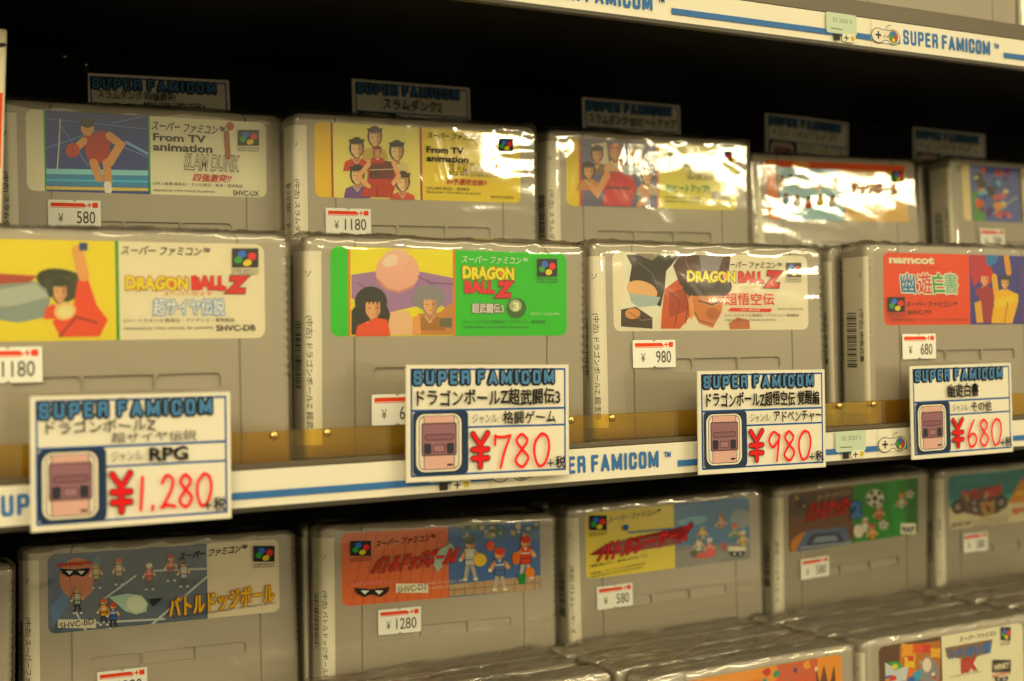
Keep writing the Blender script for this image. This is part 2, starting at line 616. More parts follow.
def tiny_line(P, t, x0, yc, x1, h, c='#3a3630', rot=0.0):
    P.text(t, x0, yc, x1, h, c, rot=rot)


LW, LH = 108.0, 35.0


def label_base(P, c):
    P.rect(0, 0, LW, LH, c, 3.4, raw=True)


def side_strip(P, x, c):
    """left rounded end of a label out to trace column x"""
    u = P.m(x, 300)[0]
    pts = []
    for cx, cy, a0 in ((3.4, LH - 3.4, 90), (3.4, 3.4, 180)):
        for k in range(6):
            a = math.radians(a0 + 18 * k)
            pts.append((cx + 3.4 * math.cos(a), cy + 3.4 * math.sin(a)))
    P.poly(pts + [(u, 0), (u, LH)], c, raw=True)


def band(P, xa, xb, c):
    ua, ub = P.m(xa, 300)[0], P.m(xb, 300)[0]
    P.rect(ua, 0, ub, LH, c, raw=True)


def art_basketball():
    P = Print((((86, 166), (904, 214), (92, 445), (908, 469)), LW, LH))
    label_base(P, '#ece4cc')
    band(P, 150, 511, '#1f9a48')
    band(P, 156, 505, '#1b3a86')
    for (a, b) in (((160, 200), (500, 235)), ((160, 300), (330, 240)), ((400, 290), (503, 330)), ((380, 215), (503, 190)), ((300, 360), (200, 215))):
        P.line([a, b], .5, '#5c86c0')
    P.line([(205, 200), (200, 300), (190, 440)], .5, '#d8dcd0')
    P.line([(430, 280), (500, 318)], 1.2, '#86b4d8')
    band_pts = lambda ya, yb, c: P.poly([(157, ya), (504, ya + 6), (504, yb + 6), (157, yb)], c)
    band_pts(370, 388, '#9ed4e4')
    band_pts(388, 428, '#2a86b8')
    band_pts(405, 412, '#62b8d8')
    band_pts(430, 441, '#d8c86a')
    P.poly([(280, 258), (350, 240), (378, 262), (372, 305), (384, 345), (330, 352), (300, 345), (290, 310)], '#b02c2c')
    P.line([(285, 275), (262, 298)], 3.2, '#dca468')
    P.line([(372, 258), (410, 288), (372, 350)], 3.6, '#dca468')
    P.line([(318, 350), (338, 402)], 3.8, '#d09860')
    P.line([(362, 350), (368, 402), (366, 440)], 3.4, '#d09860')
    P.line([(366, 425), (368, 445)], 3.2, '#e8e4dc')
    P.ell(247, 308, 24, 25, '#c4331e')
    P.line([(247, 284), (247, 332)], .3, '#5a1c10')
    P.ell(297, 232, 22, 27, '#dca468')
    P.ell(297, 214, 24, 17, '#3a2420')
    sfc_word(P, 518, 232, 762, 32, rot=-0.02)
    P.text('From TV', 520, 266, 700, 26, '#15130f', 0.03)
    P.text('animation', 520, 300, 722, 26, '#15130f', 0.03)
    P.text('SLAM DUNK', 628, 350, 812, 52, '#ece4cc', 0.0, outline='#3a2a20', ow=0.045, shear=0.1)
    P.text('四強激突!!', 658, 402, 785, 26, '#c02818', 0.05, shear=.3)
    P.line([(770, 250), (775, 330)], 2.6, '#a06038')
    P.ell(782, 226, 13, 15, '#b84a30')
    tiny_line(P, '©井上雄彦/集英社・テレビ朝日・電通・東映動画', 520, 425, 825, 11)
    tiny_line(P, '©BANDAI 1994 MADE IN JAPAN', 520, 447, 730, 10)
    P.text('SHVC-UX', 792, 454, 880, 18, '#15130f', 0.015)
    sfc_logo(P, 808, 238, 880, 292)
    return P


def art_team():
    P = Print((((115, 209), (816, 249), (120, 466), (820, 487)), LW, LH))
    label_base(P, '#f2d03a')
    side_strip(P, 178, '#f0c22e')
    band(P, 173, 180, '#8a3020')
    band(P, 180, 475, '#eede86')
    band(P, 475, 483, '#a03020')
    for x, y, c, j in ((322, 262, '#4a3430', '#c8b060'), (260, 300, '#241c1c', '#c84028'), (396, 310, '#1c1a1c', '#d8c890'), (262, 392, '#1a1820', '#6a4a90'), (416, 415, '#3a2420', '#c84a30')):
        bust(P, x, y, 46, j, c, '#ecc8a0')
    P.poly([(300, 350), (390, 348), (398, 400), (380, 468), (270, 464), (295, 410)], '#b83024')
    P.poly([(300, 350), (345, 340), (388, 350), (384, 405), (302, 405)], '#6a2420')
    P.text('10', 306, 384, 336, 28, '#1a1414', 0.03)
    bust(P, 330, 312, 24, '#b83024', '#8a3424')
    P.line([(300, 355), (262, 400), (300, 430)], 2.2, '#e0b080')
    P.line([(384, 352), (402, 395), (384, 420)], 2.2, '#e0b080')
    P.line([(302, 375), (386, 372)], .3, '#e8d8c0')
    P.line([(330, 430), (328, 466)], .3, '#5a1c18')
    P.text('From TV', 496, 308, 622, 22, '#15130f', 0.03)
    P.text('animation', 496, 338, 638, 21, '#15130f', 0.03)
    P.text('SLAM DUNK 2', 574, 373, 740, 40, '#f2d03a', 0.0, outline='#3a2a20', ow=0.05)
    P.text('IH予選完全版!!', 566, 416, 700, 20, '#b02838', 0.04, shear=.2)
    tiny_line(P, '©井上雄彦/集英社・東映動画', 495, 438, 642, 11)
    tiny_line(P, '©BANDAI 1995 MADE IN JAPAN', 495, 453, 680, 9)
    P.text('SHVC-AS2J', 715, 468, 790, 11, '#3a3020')
    sfc_word(P, 500, 262, 690, 20)
    sfc_logo(P, 740, 268, 790, 312)
    return P


def art_red_jersey():
    P = Print((((145, 316), (839, 354), (149, 594), (842, 614)), LW, LH))
    label_base(P, '#e6dc6a')
    side_strip(P, 200, '#ecd024')
    band(P, 197, 206, '#d84a20')
    band(P, 206, 516, '#6c6a88')
    band(P, 514, 521, '#e07828')
    P.poly([(250, 345), (310, 335), (320, 420), (260, 440)], '#e0d8c4')
    P.poly([(400, 340), (460, 345), (450, 430), (400, 430)], '#dcd8d0')
    for x, y, c, j in ((272, 385, '#2c2624', '#8a6a50'), (345, 375, '#c06a3a', '#d8b090'), (425, 385, '#b8a888', '#a8b8c8'), (236, 452, '#1c1c22', '#c88a50'), (475, 472, '#4a544c', '#c8b8a0')):
        bust(P, x, y, 47, j, c, '#d8a878')
    P.poly([(305, 470), (345, 455), (410, 475), (430, 520), (405, 598), (290, 594), (300, 530)], '#c83040')
    P.line([(310, 520), (400, 525)], 1.0, '#3a1a1c')
    P.line([(455, 520), (470, 560), (440, 596)], 3.5, '#d8a070')
    P.line([(250, 520), (270, 545), (310, 470)], 4.0, '#d8a070')
    P.text('From TV', 560, 395, 690, 26, '#4a4228', 0.03)
    P.text('animation', 600, 428, 730, 24, '#4a4228', 0.03)
    P.text('SLAM DUNK', 640, 470, 770, 34, '#e6dc6a', 0.0, outline='#5a4a2a', ow=0.045)
    P.text('SDヒートアップ!!', 550, 524, 728, 34, '#4aa050', 0.05)
    P.rect(736, 538, 812, 568, '#b0a890')
    tiny_line(P, '©井上雄彦/集英社・東映動画', 545, 562, 690, 12)
    tiny_line(P, '©BANDAI 1995 MADE IN JAPAN', 545, 580, 720, 10)
    tiny_line(P, 'SHVC-AUCJ-JPN', 738, 588, 826, 12)
    sfc_logo(P, 770, 372, 820, 420)
    return P


def art_orange_crowd():
    P = Print((((84, 284), (590, 307), (100, 500), (606, 510)), LW, LH))
    label_base(P, '#dc8226')
    band(P, 128, 132, '#5a3420')
    band(P, 132, 358, '#9cc0cc')
    band(P, 356, 362, '#6a4a30')
    band(P, 362, 590, '#e0bc70')
    P.poly([(133, 287), (590, 308), (590, 330), (133, 312)], '#d85a24')
    P.ell(218, 304, 34, 12, '#e0a050')
    for i, (x, y) in enumerate(((150, 360), (180, 355), (212, 362), (246, 358), (276, 370), (308, 360), (338, 366), (160, 425), (200, 430), (240, 436), (282, 428), (326, 432))):
        figure(P, x, y, 17, ['#d86a38', '#4a90c0', '#e8e0d0', '#d8402c', '#e8b838', '#c8d0d8'][i % 6], ['#a85a30', '#3a3438', '#c89a40', '#7a3a50'][i % 4], '#ecc8a0')
    sfc_word(P, 372, 350, 470, 22, '#3a2420')
    P.text('ドッジボール', 400, 392, 560, 40, '#b83028', 0.05, outline='#f0e0c0')
    for k in range(4):
        tiny_line(P, '©1993 MADE IN JAPAN ALL RIGHTS', 370, 432 + 15 * k, 500, 8, '#6a5030')
    sfc_logo(P, 538, 330, 578, 368)
    return P


def art_multicolour():
    P = Print((((792, 303), (1198, 332), (803, 503), (1209, 520)), LW, LH))
    label_base(P, '#e6d6a4')
    band(P, 820, 996, '#5c6aa8')
    P.poly([(830, 400), (870, 390), (880, 508), (836, 506)], '#5a9a50')
    blobs(P, 826, 306, 994, 505, ['#4a3478', '#2f78b0', '#c83a28', '#e0a030', '#d86a80', '#3a2c30', '#c84a38', '#8ab8d0', '#e05a28', '#7a3a90', '#f0e0a0', '#30589a'], 40, 9, 24, 3)
    P.line([(905, 480), (990, 420)], 1.2, '#a8b0a8')
    band(P, 996, 1003, '#3a3438')
    sfc_word(P, 1008, 346, 1110, 22)

    for k in range(3):
        tiny_line(P, '©1994 MADE IN JAPAN', 1012, 440 + 22 * k, 1130, 10)
    sfc_logo(P, 1130, 340, 1170, 378)
    return P


def art_yellow_burst():
    P = Print((((-159, 60), (898, 83), (-153, 417), (903, 401)), LW, LH))
    label_base(P, '#e6dfc6')
    side_strip(P, 398, '#efd61c')
    band(P, 396, 407, '#2c8a3c')
    P.poly([(-40, 210), (60, 190), (180, 230), (160, 330), (60, 350), (-60, 330)], '#8c9c9c')
    P.poly([(-20, 240), (120, 215), (170, 260), (60, 290), (-40, 300)], '#b4bcb4')
    P.poly([(-40, 180), (130, 190), (100, 212), (-30, 220)], '#b04a38')
    P.ell(215, 210, 92, 42, '#28301c', .2)
    P.poly([(150, 200), (270, 180), (315, 240), (230, 280), (165, 260)], '#3a4020')
    bust(P, 205, 242, 56, '#e0501c', '#28301c')
    P.poly([(265, 205), (300, 200), (330, 290), (368, 340), (340, 396), (205, 398), (178, 345), (250, 300)], '#e0501c')
    P.ell(222, 310, 38, 30, '#e8c888', -.3)
    P.ell(224, 312, 26, 20, '#f0e0a8', -.3)
    P.line([(265, 105), (285, 190)], 4.0, '#e0a868')
    P.rect(270, 78, 298, 104, '#2a3c78')
    P.line([(205, 395), (260, 330), (330, 350)], 1.0, '#a83818')
    sfc_word(P, 415, 106, 712, 30)
    P.text('DRAGON', 428, 216, 640, 46, '#f0d824', 0.05, outline='#a83a18', ow=0.05, jit=.06)
    P.ell(582, 217, 9, 9, '#e06a1c')
    P.text('BALL', 652, 214, 768, 46, '#e02c2c', 0.06, outline='#7a1818', ow=0.03, jit=.06)
    P.text('Z', 770, 220, 842, 60, '#d42420', 0.08, outline='#6a1414', ow=0.04, shear=.2)
    P.text('スーパーサイヤ', 556, 251, 722, 15, '#e89028', 0.04)
    P.text('超サイヤ伝説', 522, 296, 762, 56, '#f0f0e4', 0.04, outline='#4a86c8', ow=0.06)
    tiny_line(P, '©バードスタジオ/集英社・フジテレビ・東映動画', 420, 341, 796, 13)
    tiny_line(P, '©BANDAI 1992 MADE IN JAPAN', 420, 369, 722, 11)
    P.text('SHVC-DB', 735, 367, 868, 20, '#15130f', 0.02)
    sfc_logo(P, 788, 97, 878, 162)
    return P


def art_green():
    P = Print((((160, 83), (915, 107), (162, 372), (917, 369)), LW, LH))
    label_base(P, '#22bc48')
    band(P, 218, 560, '#e0782a')
    band(P, 225, 553, '#f0dc1e')
    P.poly([(228, 175), (330, 160), (450, 165), (552, 185), (552, 300), (500, 260), (330, 300), (228, 250)], '#a07cb0')
    P.ell(375, 165, 70, 66, '#e8b2a4')
    P.ell(372, 120, 42, 28, '#ecbcac')
    P.ell(352, 130, 26, 18, '#f4d4c8', -.5)
    P.line([(312, 190), (340, 220), (380, 230), (425, 212)], .9, '#cc8c80')
    P.line([(250, 200), (300, 240)], .4, '#6c4a80')
    P.line([(470, 190), (520, 250)], .4, '#6c4a80')
    P.line([(440, 180), (480, 200), (552, 205)], .4, '#6c4a80')
    P.poly([(320, 295), (410, 290), (440, 367), (335, 367)], '#ecc0a0')
    P.ell(290, 262, 52, 50, '#1c1c1a')
    P.poly([(228, 290), (262, 250), (330, 250), (352, 300), (340, 367), (228, 367)], '#1f2020')
    bust(P, 296, 280, 58, '#e4561c', '#1c1c1a')
    P.poly([(262, 345), (300, 312), (342, 318), (352, 366), (250, 367)], '#e4561c')
    P.ell(474, 248, 52, 40, '#8a8a94')
    P.poly([(440, 300), (510, 295), (552, 260), (552, 367), (430, 367)], '#c88a50')
    bust(P, 478, 268, 50, '#a8743c', '#8a8a94')
    P.poly([(510, 315), (548, 312), (548, 345), (510, 340)], '#6a6a54')
    P.poly([(425, 310), (445, 305), (450, 365), (425, 365)], '#e8a468')
    sfc_word(P, 580, 128, 788, 24, '#d8ecd0')
    P.text('DRAGON', 582, 170, 746, 40, '#f4e630', 0.05, outline='#c87818', ow=0.05, jit=.06)
    P.ell(705, 171, 7, 7, '#e88a20')
    P.text('BALL', 588, 214, 684, 38, '#e03040', 0.06, outline='#8a1820', ow=0.03, jit=.06)
    P.text('Z', 688, 222, 742, 54, '#d8283a', 0.08, outline='#7a1420', ow=0.04, shear=.2)
    P.text('超武闘伝3', 612, 282, 712, 30, '#f0e4e4', 0.04, outline='#5a2a30', ow=0.07)
    P.ell(754, 281, 31, 32, '#3c6a34')
    P.ell(750, 274, 20, 20, '#a8b890')
    P.text('3', 742, 276, 762, 28, '#e8e8c8', .05)
    P.text('SHVC-AZ3J-JPN', 798, 301, 892, 10, '#d0e8c4')
    tiny_line(P, '©バードスタジオ/集英社・フジテレビ・東映動画', 584, 325, 846, 11, '#1c5a28')
    tiny_line(P, '©BANDAI 1994 MADE IN JAPAN', 584, 343, 790, 9, '#1c5a28')
    sfc_logo(P, 819, 124, 883, 180)
    return P


def art_two_faces():
    P = Print((((153, 79), (862, 95), (159, 370), (869, 363)), LW, LH))
    label_base(P, '#e8e0cc')
    P.poly([(195, 84), (420, 88), (430, 150), (360, 200), (330, 300), (290, 362), (175, 350), (178, 300), (200, 250)], '#f0ead8')
    P.poly([(205, 90), (400, 92), (350, 150), (345, 215), (330, 280), (285, 260), (240, 210), (215, 190), (225, 130)], '#2c2420')
    P.poly([(235, 85), (330, 86), (300, 112), (270, 100)], '#8c8478')
    P.ell(262, 220, 58, 34, '#e8b888', .3)
    P.poly([(215, 230), (330, 245), (315, 275), (250, 282), (222, 262)], '#a8bcc0')
    P.poly([(185, 290), (240, 280), (300, 320), (300, 360), (185, 352)], '#3a2c24')
    P.ell(228, 305, 28, 20, '#d89860')
    P.poly([(345, 215), (400, 175), (470, 200), (450, 300), (400, 360), (330, 360), (335, 290)], '#c85a30')
    P.poly([(360, 230), (420, 210), (430, 290), (360, 320)], '#a84024')
    P.poly([(400, 90), (585, 93), (578, 150), (560, 250), (500, 270), (450, 230), (400, 200), (375, 130)], '#54302c')
    P.poly([(470, 92), (560, 92), (540, 150), (480, 150)], '#88808c')
    P.ell(500, 205, 90, 52, '#30201c')
    P.poly([(440, 240), (560, 240), (552, 300), (520, 358), (470, 340), (440, 290)], '#cc8450')
    P.poly([(430, 250), (445, 235), (452, 310), (440, 330)], '#e0a070')
    P.line([(470, 258), (515, 272), (545, 262)], .7, '#20140e')
    P.line([(455, 300), (470, 330), (520, 345)], .5, '#8a4c28')
    P.line([(360, 225), (400, 260), (380, 350)], .5, '#7c2c18')
    P.line([(410, 215), (430, 270), (420, 340)], .5, '#7c2c18')
    P.line([(250, 120), (300, 160), (320, 210)], .5, '#6a6058')
    P.line([(420, 110), (440, 160), (500, 190)], .5, '#8a6a60')
    P.line([(215, 300), (260, 330), (295, 325)], .4, '#8a7060')
    P.poly([(578, 340), (610, 318), (652, 330), (655, 360), (582, 362)], '#c07048')
    P.ell(520, 305, 26, 22, '#b86a40')
    sfc_word(P, 562, 128, 768, 24)
    P.text('DRAGON', 425, 170, 602, 42, '#f4e224', 0.05, outline='#8a4a18', ow=0.05, jit=.05)
    P.ell(563, 171, 8, 8, '#e8901c')
    P.text('BALL', 612, 172, 704, 40, '#d83020', 0.06, outline='#5a1410', ow=0.03, jit=.06)
    P.text('Z', 708, 180, 768, 62, '#cc2a1c', 0.08, outline='#5a1410', ow=0.04, shear=.2)
    P.text('ドラゴンボール', 620, 207, 702, 12, '#c8c020', 0.04)
    P.text('超悟空伝', 563, 252, 742, 44, '#d84020', 0.03)
    P.poly([(585, 283), (735, 287), (728, 299), (572, 296)], '#d83420')
    tiny_line(P, '突激編', 620, 291, 690, 9, '#f0d0c0')
    tiny_line(P, 'SHVC-AZLJ-JPN', 755, 289, 845, 9)
    tiny_line(P, '©バードスタジオ/集英社・フジテレビ・東映動画', 562, 311, 832, 11)
    tiny_line(P, '©BANDAI 1995 MADE IN JAPAN', 562, 329, 746, 9)
    sfc_logo(P, 784, 120, 840, 172)
    return P


def art_orange_title():
    P = Print((((376, 101), (1071, 120), (382, 433), (1077, 427)), LW, LH))
    label_base(P, '#e4501e')
    pts_u = P.m(771, 300)[0]
    P.rect(pts_u, 0.0, LW - 3.4, LH, '#3a3c8c', raw=True)
    P.poly([(772, 110), (860, 112), (835, 200), (790, 260), (772, 200)], '#b83048')
    P.poly([(840, 112), (900, 112), (890, 150), (850, 170)], '#3878b0')
    P.ell(842, 205, 34, 48, '#c4283c')
    bust(P, 838, 222, 44, '#a02c48', '#c4283c')
    P.poly([(810, 270), (850, 250), (890, 300), (880, 420), (812, 420)], '#a02c48')
    P.poly([(790, 330), (820, 320), (830, 420), (800, 422)], '#e0b050')
    P.line([(880, 215), (895, 330)], 4, '#e0b040')
    P.line([(935, 125), (945, 190)], 4, '#e0a040')
    bust(P, 928, 238, 42, '#e8b81c', '#24343c')
    P.poly([(900, 300), (930, 270), (985, 290), (985, 340), (960, 425), (865, 423), (875, 350)], '#e8b81c')
    P.line([(890, 330), (985, 310)], 4.5, '#f0c838')
    P.line([(940, 330), (925, 420)], .8, '#a8801c')
    P.poly([(985, 160), (1060, 130), (1060, 420), (990, 420)], '#4a3a80')
    P.text('namcot', 400, 137, 606, 34, '#f0e8d0', 0.05)
    tiny_line(P, 'トミカラー', 546, 174, 626, 9, '#8a2a10')
    for ch, x0, c in (('幽', 455, '#2f78a8'), ('遊', 530, '#d04038'), ('白', 598, '#4a9a60'), ('書', 648, '#8ab898')):
        P.text(ch, x0, 243, x0 + 62, 90, c, 0.03, outline='#f0e8d8', ow=0.09, shear=-.1)
    sfc_word(P, 478, 337, 706, 24)
    P.text('SHVC-YY', 482, 374, 592, 20, '#3a1a10', 0.01)
    tiny_line(P, '©冨樫義博/集英社・フジテレビ・ぴえろ NAMCO LTD.', 400, 407, 756, 12, '#6a2410')
    sfc_logo(P, 392, 305, 470, 372)
    return P


def art_blue_dodge():
    P = Print((((162, 153), (949, 98), (165, 424), (955, 347)), LW, LH))
    label_base(P, '#e6dcc4')
    side_strip(P, 708, '#3a506e')
    P.poly([(168, 170), (330, 150), (250, 300), (172, 380)], '#24477c')
    P.poly([(172, 330), (330, 160), (350, 158), (180, 400)], '#3a6ca8')
    P.ell(265, 235, 62, 72, '#cc6a1c')
    P.line([(240, 175), (240, 300)], .3, '#7a3c10')
    P.line([(462, 225), (360, 300)], .9, '#ccd4d8')
    P.line([(510, 208), (706, 200)], .9, '#ccd4d8')
    P.line([(706, 228), (510, 398)], 1.0, '#ccd4d8')
    P.line([(200, 392), (560, 372)], .9, '#ccd4d8')
    P.line([(252, 335), (292, 410)], .9, '#ccd4d8')
    for x, y, j, hr in ((328, 200, '#b8b070', '#6a8a50'), (405, 188, '#c8b8a8', '#c8482c'), (508, 205, '#d83a28', '#e8e4dc'), (582, 175, '#b84030', '#a82a20'), (625, 195, '#c0c4c4', '#2c2c34'), (352, 325, '#e0a030', '#d87828'), (384, 338, '#3a68a8', '#c84a30'), (262, 285, '#a8b0a0', '#c89a70')):
        figure(P, x, y, 24, j, hr, '#d8a878', '#2a3440')
    P.poly([(368, 296), (430, 284), (480, 290), (502, 318), (496, 346), (462, 356), (425, 345), (395, 318)], '#b4d4c4')
    P.ell(462, 320, 34, 28, '#dce8d0')
    P.poly([(505, 305), (555, 298), (520, 330)], '#141c2c')
    mask_logo(P, 205, 196, 305, 228, 'BANPRESTO', '#d04a30')
    sfc_word(P, 610, 144, 838, 28, rot=0.055)
    P.text('バトルドッジボール', 574, 308, 932, 66, '#f0c030', 0.05, outline='#a84a14', ow=0.05, rot=0.055)
    tiny_line(P, 'SD CORPORATION ©BANPRESTO 1991 MADE IN JAPAN', 585, 343, 935, 10, rot=0.055)
    P.rect(195, 372, 325, 402, '#d8d4c4')
    P.text('SHVC-BD', 202, 387, 318, 20, '#16140f', 0.01, rot=0.05)
    sfc_logo(P, 862, 122, 933, 176)
    return P


def art_orange_dodge():
    P = Print((((175, 148), (851, 107), (178, 398), (855, 339)), LW, LH))
    label_base(P, '#dc6e20')
    for k in range(9):
        P.line([(210 + 38 * k, 390 - 2 * k), (260 + 35 * k, 150)], .8, '#cc5e1a')
    u = P.m(541, 250)[0]
    P.rect(u, 0.0, LW, LH, '#3464a4', 0, raw=True)
    blobs(P, 541, 108, 850, 170, ['#5a7a48', '#b8a878', '#3a6a48', '#8a9a70', '#c8b890', '#48584c'], 46, 7, 14, 5)
    P.poly([(542, 322), (852, 290), (852, 340), (542, 362)], '#b89a74')
    for k in range(9):
        P.line([(560 + 34 * k, 322 - 3.4 * k), (560 + 34 * k, 360 - 2.6 * k)], .35, '#6a4a3a')
    P.line([(542, 342), (852, 314)], .35, '#6a4a3a')
    for x, y, j, hr in ((612, 200, '#c8ccc8', '#3a4450'), (712, 235, '#3c68a8', '#d84028'), (800, 195, '#d8442c', '#c83a28')):
        figure(P, x, y, 38, j, hr, '#dca878', '#b8b0a8')
    P.ell(680, 190, 14, 16, '#d85a20')
    P.ell(645, 238, 22, 22, '#e8c050')
    P.ell(768, 232, 14, 22, '#e07030')
    P.ell(815, 280, 16, 18, '#e08030')
    P.poly([(770, 290), (800, 280), (800, 318), (780, 322)], '#3a7a48')
    P.poly([(470, 225), (545, 180), (560, 200), (500, 280)], '#a8b8b0')
    sfc_word(P, 290, 172, 492, 24, rot=0.05)
    P.text('バトルドッジボールⅡ', 285, 240, 566, 58, '#d83c20', 0.05, outline='#3a241c', ow=0.05, shear=.45, rot=0.06)
    mask_logo(P, 216, 330, 337, 364, 'BANPRESTO', '#e88070')
    P.rect(357, 318, 468, 350, '#e0d8c0')
    P.text('SHVC-D2', 364, 334, 462, 20, '#16140f', 0.0, rot=0.05)
    tiny_line(P, '©創通・サンライズ ©石森プロ・東映 1993', 472, 312, 600, 10, '#e0d0b0')
    tiny_line(P, 'MADE IN JAPAN', 472, 330, 600, 10, '#e0d0b0')
    sfc_logo(P, 203, 173, 273, 224)
    return P


def art_yellow_racers():
    P = Print((((175, 170), (821, 105), (182, 430), (827, 349)), LW, LH))
    label_base(P, '#2f76a8')
    side_strip(P, 530, '#ecd418')
    P.poly([(531, 300), (826, 285), (826, 350), (531, 385)], '#7c7c80')
    P.poly([(531, 322), (660, 300), (740, 330), (700, 365), (531, 384)], '#8c8a88')
    P.ell(600, 200, 60, 16, '#7cb4cc', -.15)
    P.ell(790, 190, 42, 40, '#8a98a4')
    for x, y, j, hr in ((638, 235, '#e0c840', '#4898c8'), (712, 195, '#c89070', '#a04a3c'), (764, 235, '#4a9a58', '#d84830'), (665, 290, '#d8402c', '#e8e8e0'), (622, 280, '#e8e4d0', '#3a7ab0'), (795, 260, '#d8b840', '#e0e0d8')):
        figure(P, x, y, 24, j, hr, '#e0b080')
    P.ell(640, 335, 46, 12, '#c84428', -.1)
    P.ell(668, 322, 20, 16, '#d8382a')
    P.ell(600, 330, 14, 14, '#2c2c30')
    P.ell(720, 300, 12, 18, '#a84a44')
    sfc_word(P, 266, 178, 470, 24, rot=0.06)
    P.poly([(190, 334), (255, 290), (600, 212), (585, 240), (548, 290), (300, 330)], '#8a1c1c')
    P.text('バトルレーサーズ', 232, 282, 588, 72, '#e02c2c', 0.06, outline='#4a1418', ow=0.05, shear=.45, rot=0.10)
    P.line([(345, 245), (520, 230)], .8, '#2a68a8')
    P.ell(333, 225, 12, 12, '#2a58a0')
    for k in range(4):
        tiny_line(P, ['©石森プロ・東映 ©円谷プロ', '©創通エージェンシー', '©創通・サンライズ BANPRESTO', '©BANPRESTO 1995 MADE IN JAPAN'][k], 195, 356 + 15 * k, [420, 260, 410, 400][k], 10, rot=0.06)
    P.rect(735, 300, 805, 318, '#e8dcc8')
    mask_logo(P, 742, 318, 802, 342)
    sfc_logo(P, 190, 178, 258, 236)
    return P


def art_soccer():
    P = Print((((172, 155), (637, 98), (174, 368), (638, 298)), LW, LH))
    label_base(P, '#2c8a40')
    side_strip(P, 405, '#744a30')
    P.poly([(174, 160), (400, 140), (400, 200), (174, 240)], '#5c3c2c')
    P.ell(212, 188, 24, 22, '#3c2c24')
    blobs(P, 178, 160, 245, 215, ['#c8a030', '#30486a', '#8a3a28'], 8, 6, 10, 9)
    P.ell(288, 345, 108, 62, '#cc8432')
    P.poly([(200, 355), (238, 288), (372, 275), (404, 335), (404, 345), (205, 366)], '#5c6c8c')
    P.poly([(232, 345), (256, 300), (352, 292), (376, 330)], '#34405c')
    P.poly([(258, 333), (272, 312), (340, 306), (352, 324)], '#8c98ac')
    P.line([(215, 350), (395, 330)], .6, '#c0c8cc')
    P.poly([(600, 105), (637, 100), (637, 296), (600, 302)], '#247038')
    P.poly([(520, 115), (560, 110), (600, 300), (560, 306)], '#3c9c50')
    for cx, cy, r in ((482, 173, 32), (606, 158, 15), (512, 268, 17)):
        P.ell(cx, cy, r, r, '#e8e4d8')
        P.ell(cx, cy, r * .3, r * .3, '#141414')
        for k in range(5):
            a = 1.2566 * k + .4
            P.ell(cx + r * .74 * math.cos(a), cy + r * .74 * math.sin(a), r * .22, r * .22, '#181818')
    for x, y, j, hr in ((496, 215, '#d87028', '#d0ccc0'), (445, 262, '#e8e4dc', '#d8ccc0'), (575, 175, '#c8d0c8', '#d89a40'), (470, 285, '#e0a030', '#c8442c')):
        figure(P, x, y, 22, j, hr, '#e0b484')
    P.ell(420, 290, 18, 24, '#e0dcd0')
    P.text('スーパーファミコン', 272, 160, 392, 20, '#c8c0a8', 0.04, rot=.05)
    P.text('バトルサッカー', 238, 208, 402, 70, '#d8342c', 0.06, outline='#541414', ow=0.04, shear=.3, rot=.06)
    P.text('2', 392, 212, 432, 60, '#5a7ab0', 0.08, outline='#1c2c50', ow=.04)
    P.rect(571, 262, 625, 300, '#e8e0cc')
    mask_logo(P, 575, 272, 620, 296)
    return P


def art_teal_bikes():
    P = Print((((745, 92), (1147, 55), (750, 287), (1151, 239)), LW, LH))
    label_base(P, '#ddd4b6')
    P.rect(0, 14.5, LW, LH, '#1c8088', 3.4, raw=True)
    P.rect(0, 14.5, LW, 19, '#5ca4a0', raw=True)
    P.poly([(960, 190), (1010, 100), (1148, 85), (1148, 160), (1000, 190)], '#d8942c')
    P.poly([(990, 150), (1148, 120), (1148, 132), (985, 165)], '#e8c040')
    P.poly([(1010, 100), (1148, 82), (1148, 92), (1005, 110)], '#b83a28')
    P.poly([(775, 190), (800, 150), (860, 135), (935, 122), (945, 180), (930, 225), (870, 240), (800, 225)], '#6a4a48')
    for cx, cy, r in ((780, 205, 24), (935, 188, 24), (838, 190, 18)):
        P.ell(cx, cy, r, r * 1.05, '#2a2426')
        P.ell(cx, cy, r * .5, r * .55, '#9a8a88')
    P.poly([(810, 150), (850, 135), (862, 175), (820, 180)], '#a83c38')
    P.poly([(865, 150), (940, 122), (930, 160), (880, 170)], '#c8302c')
    P.poly([(860, 190), (915, 180), (905, 225), (885, 242), (868, 225)], '#b89a50')
    P.poly([(876, 205), (900, 200), (893, 230)], '#5a2c28')
    blobs(P, 790, 140, 935, 225, ['#c8a060', '#7a3030', '#3a3a48', '#a8a098', '#c84838'], 16, 6, 12, 4)
    P.text('スーパーファミコン', 775, 108, 885, 18, '#68b0b0', 0.04, rot=.03)
    P.text('SHVC-AU', 757, 265, 828, 16, '#1c1a18', .02, rot=.04)
    tiny_line(P, '©1992 MADE IN JAPAN', 835, 248, 960, 9, rot=.05)
    tiny_line(P, 'ALL RIGHTS RESERVED', 835, 262, 960, 9, rot=.05)
    P.text('BPS', 975, 218, 1024, 22, '#d06a50', 0.05)
    sfc_logo(P, 1080, 120, 1125, 160)
    return P


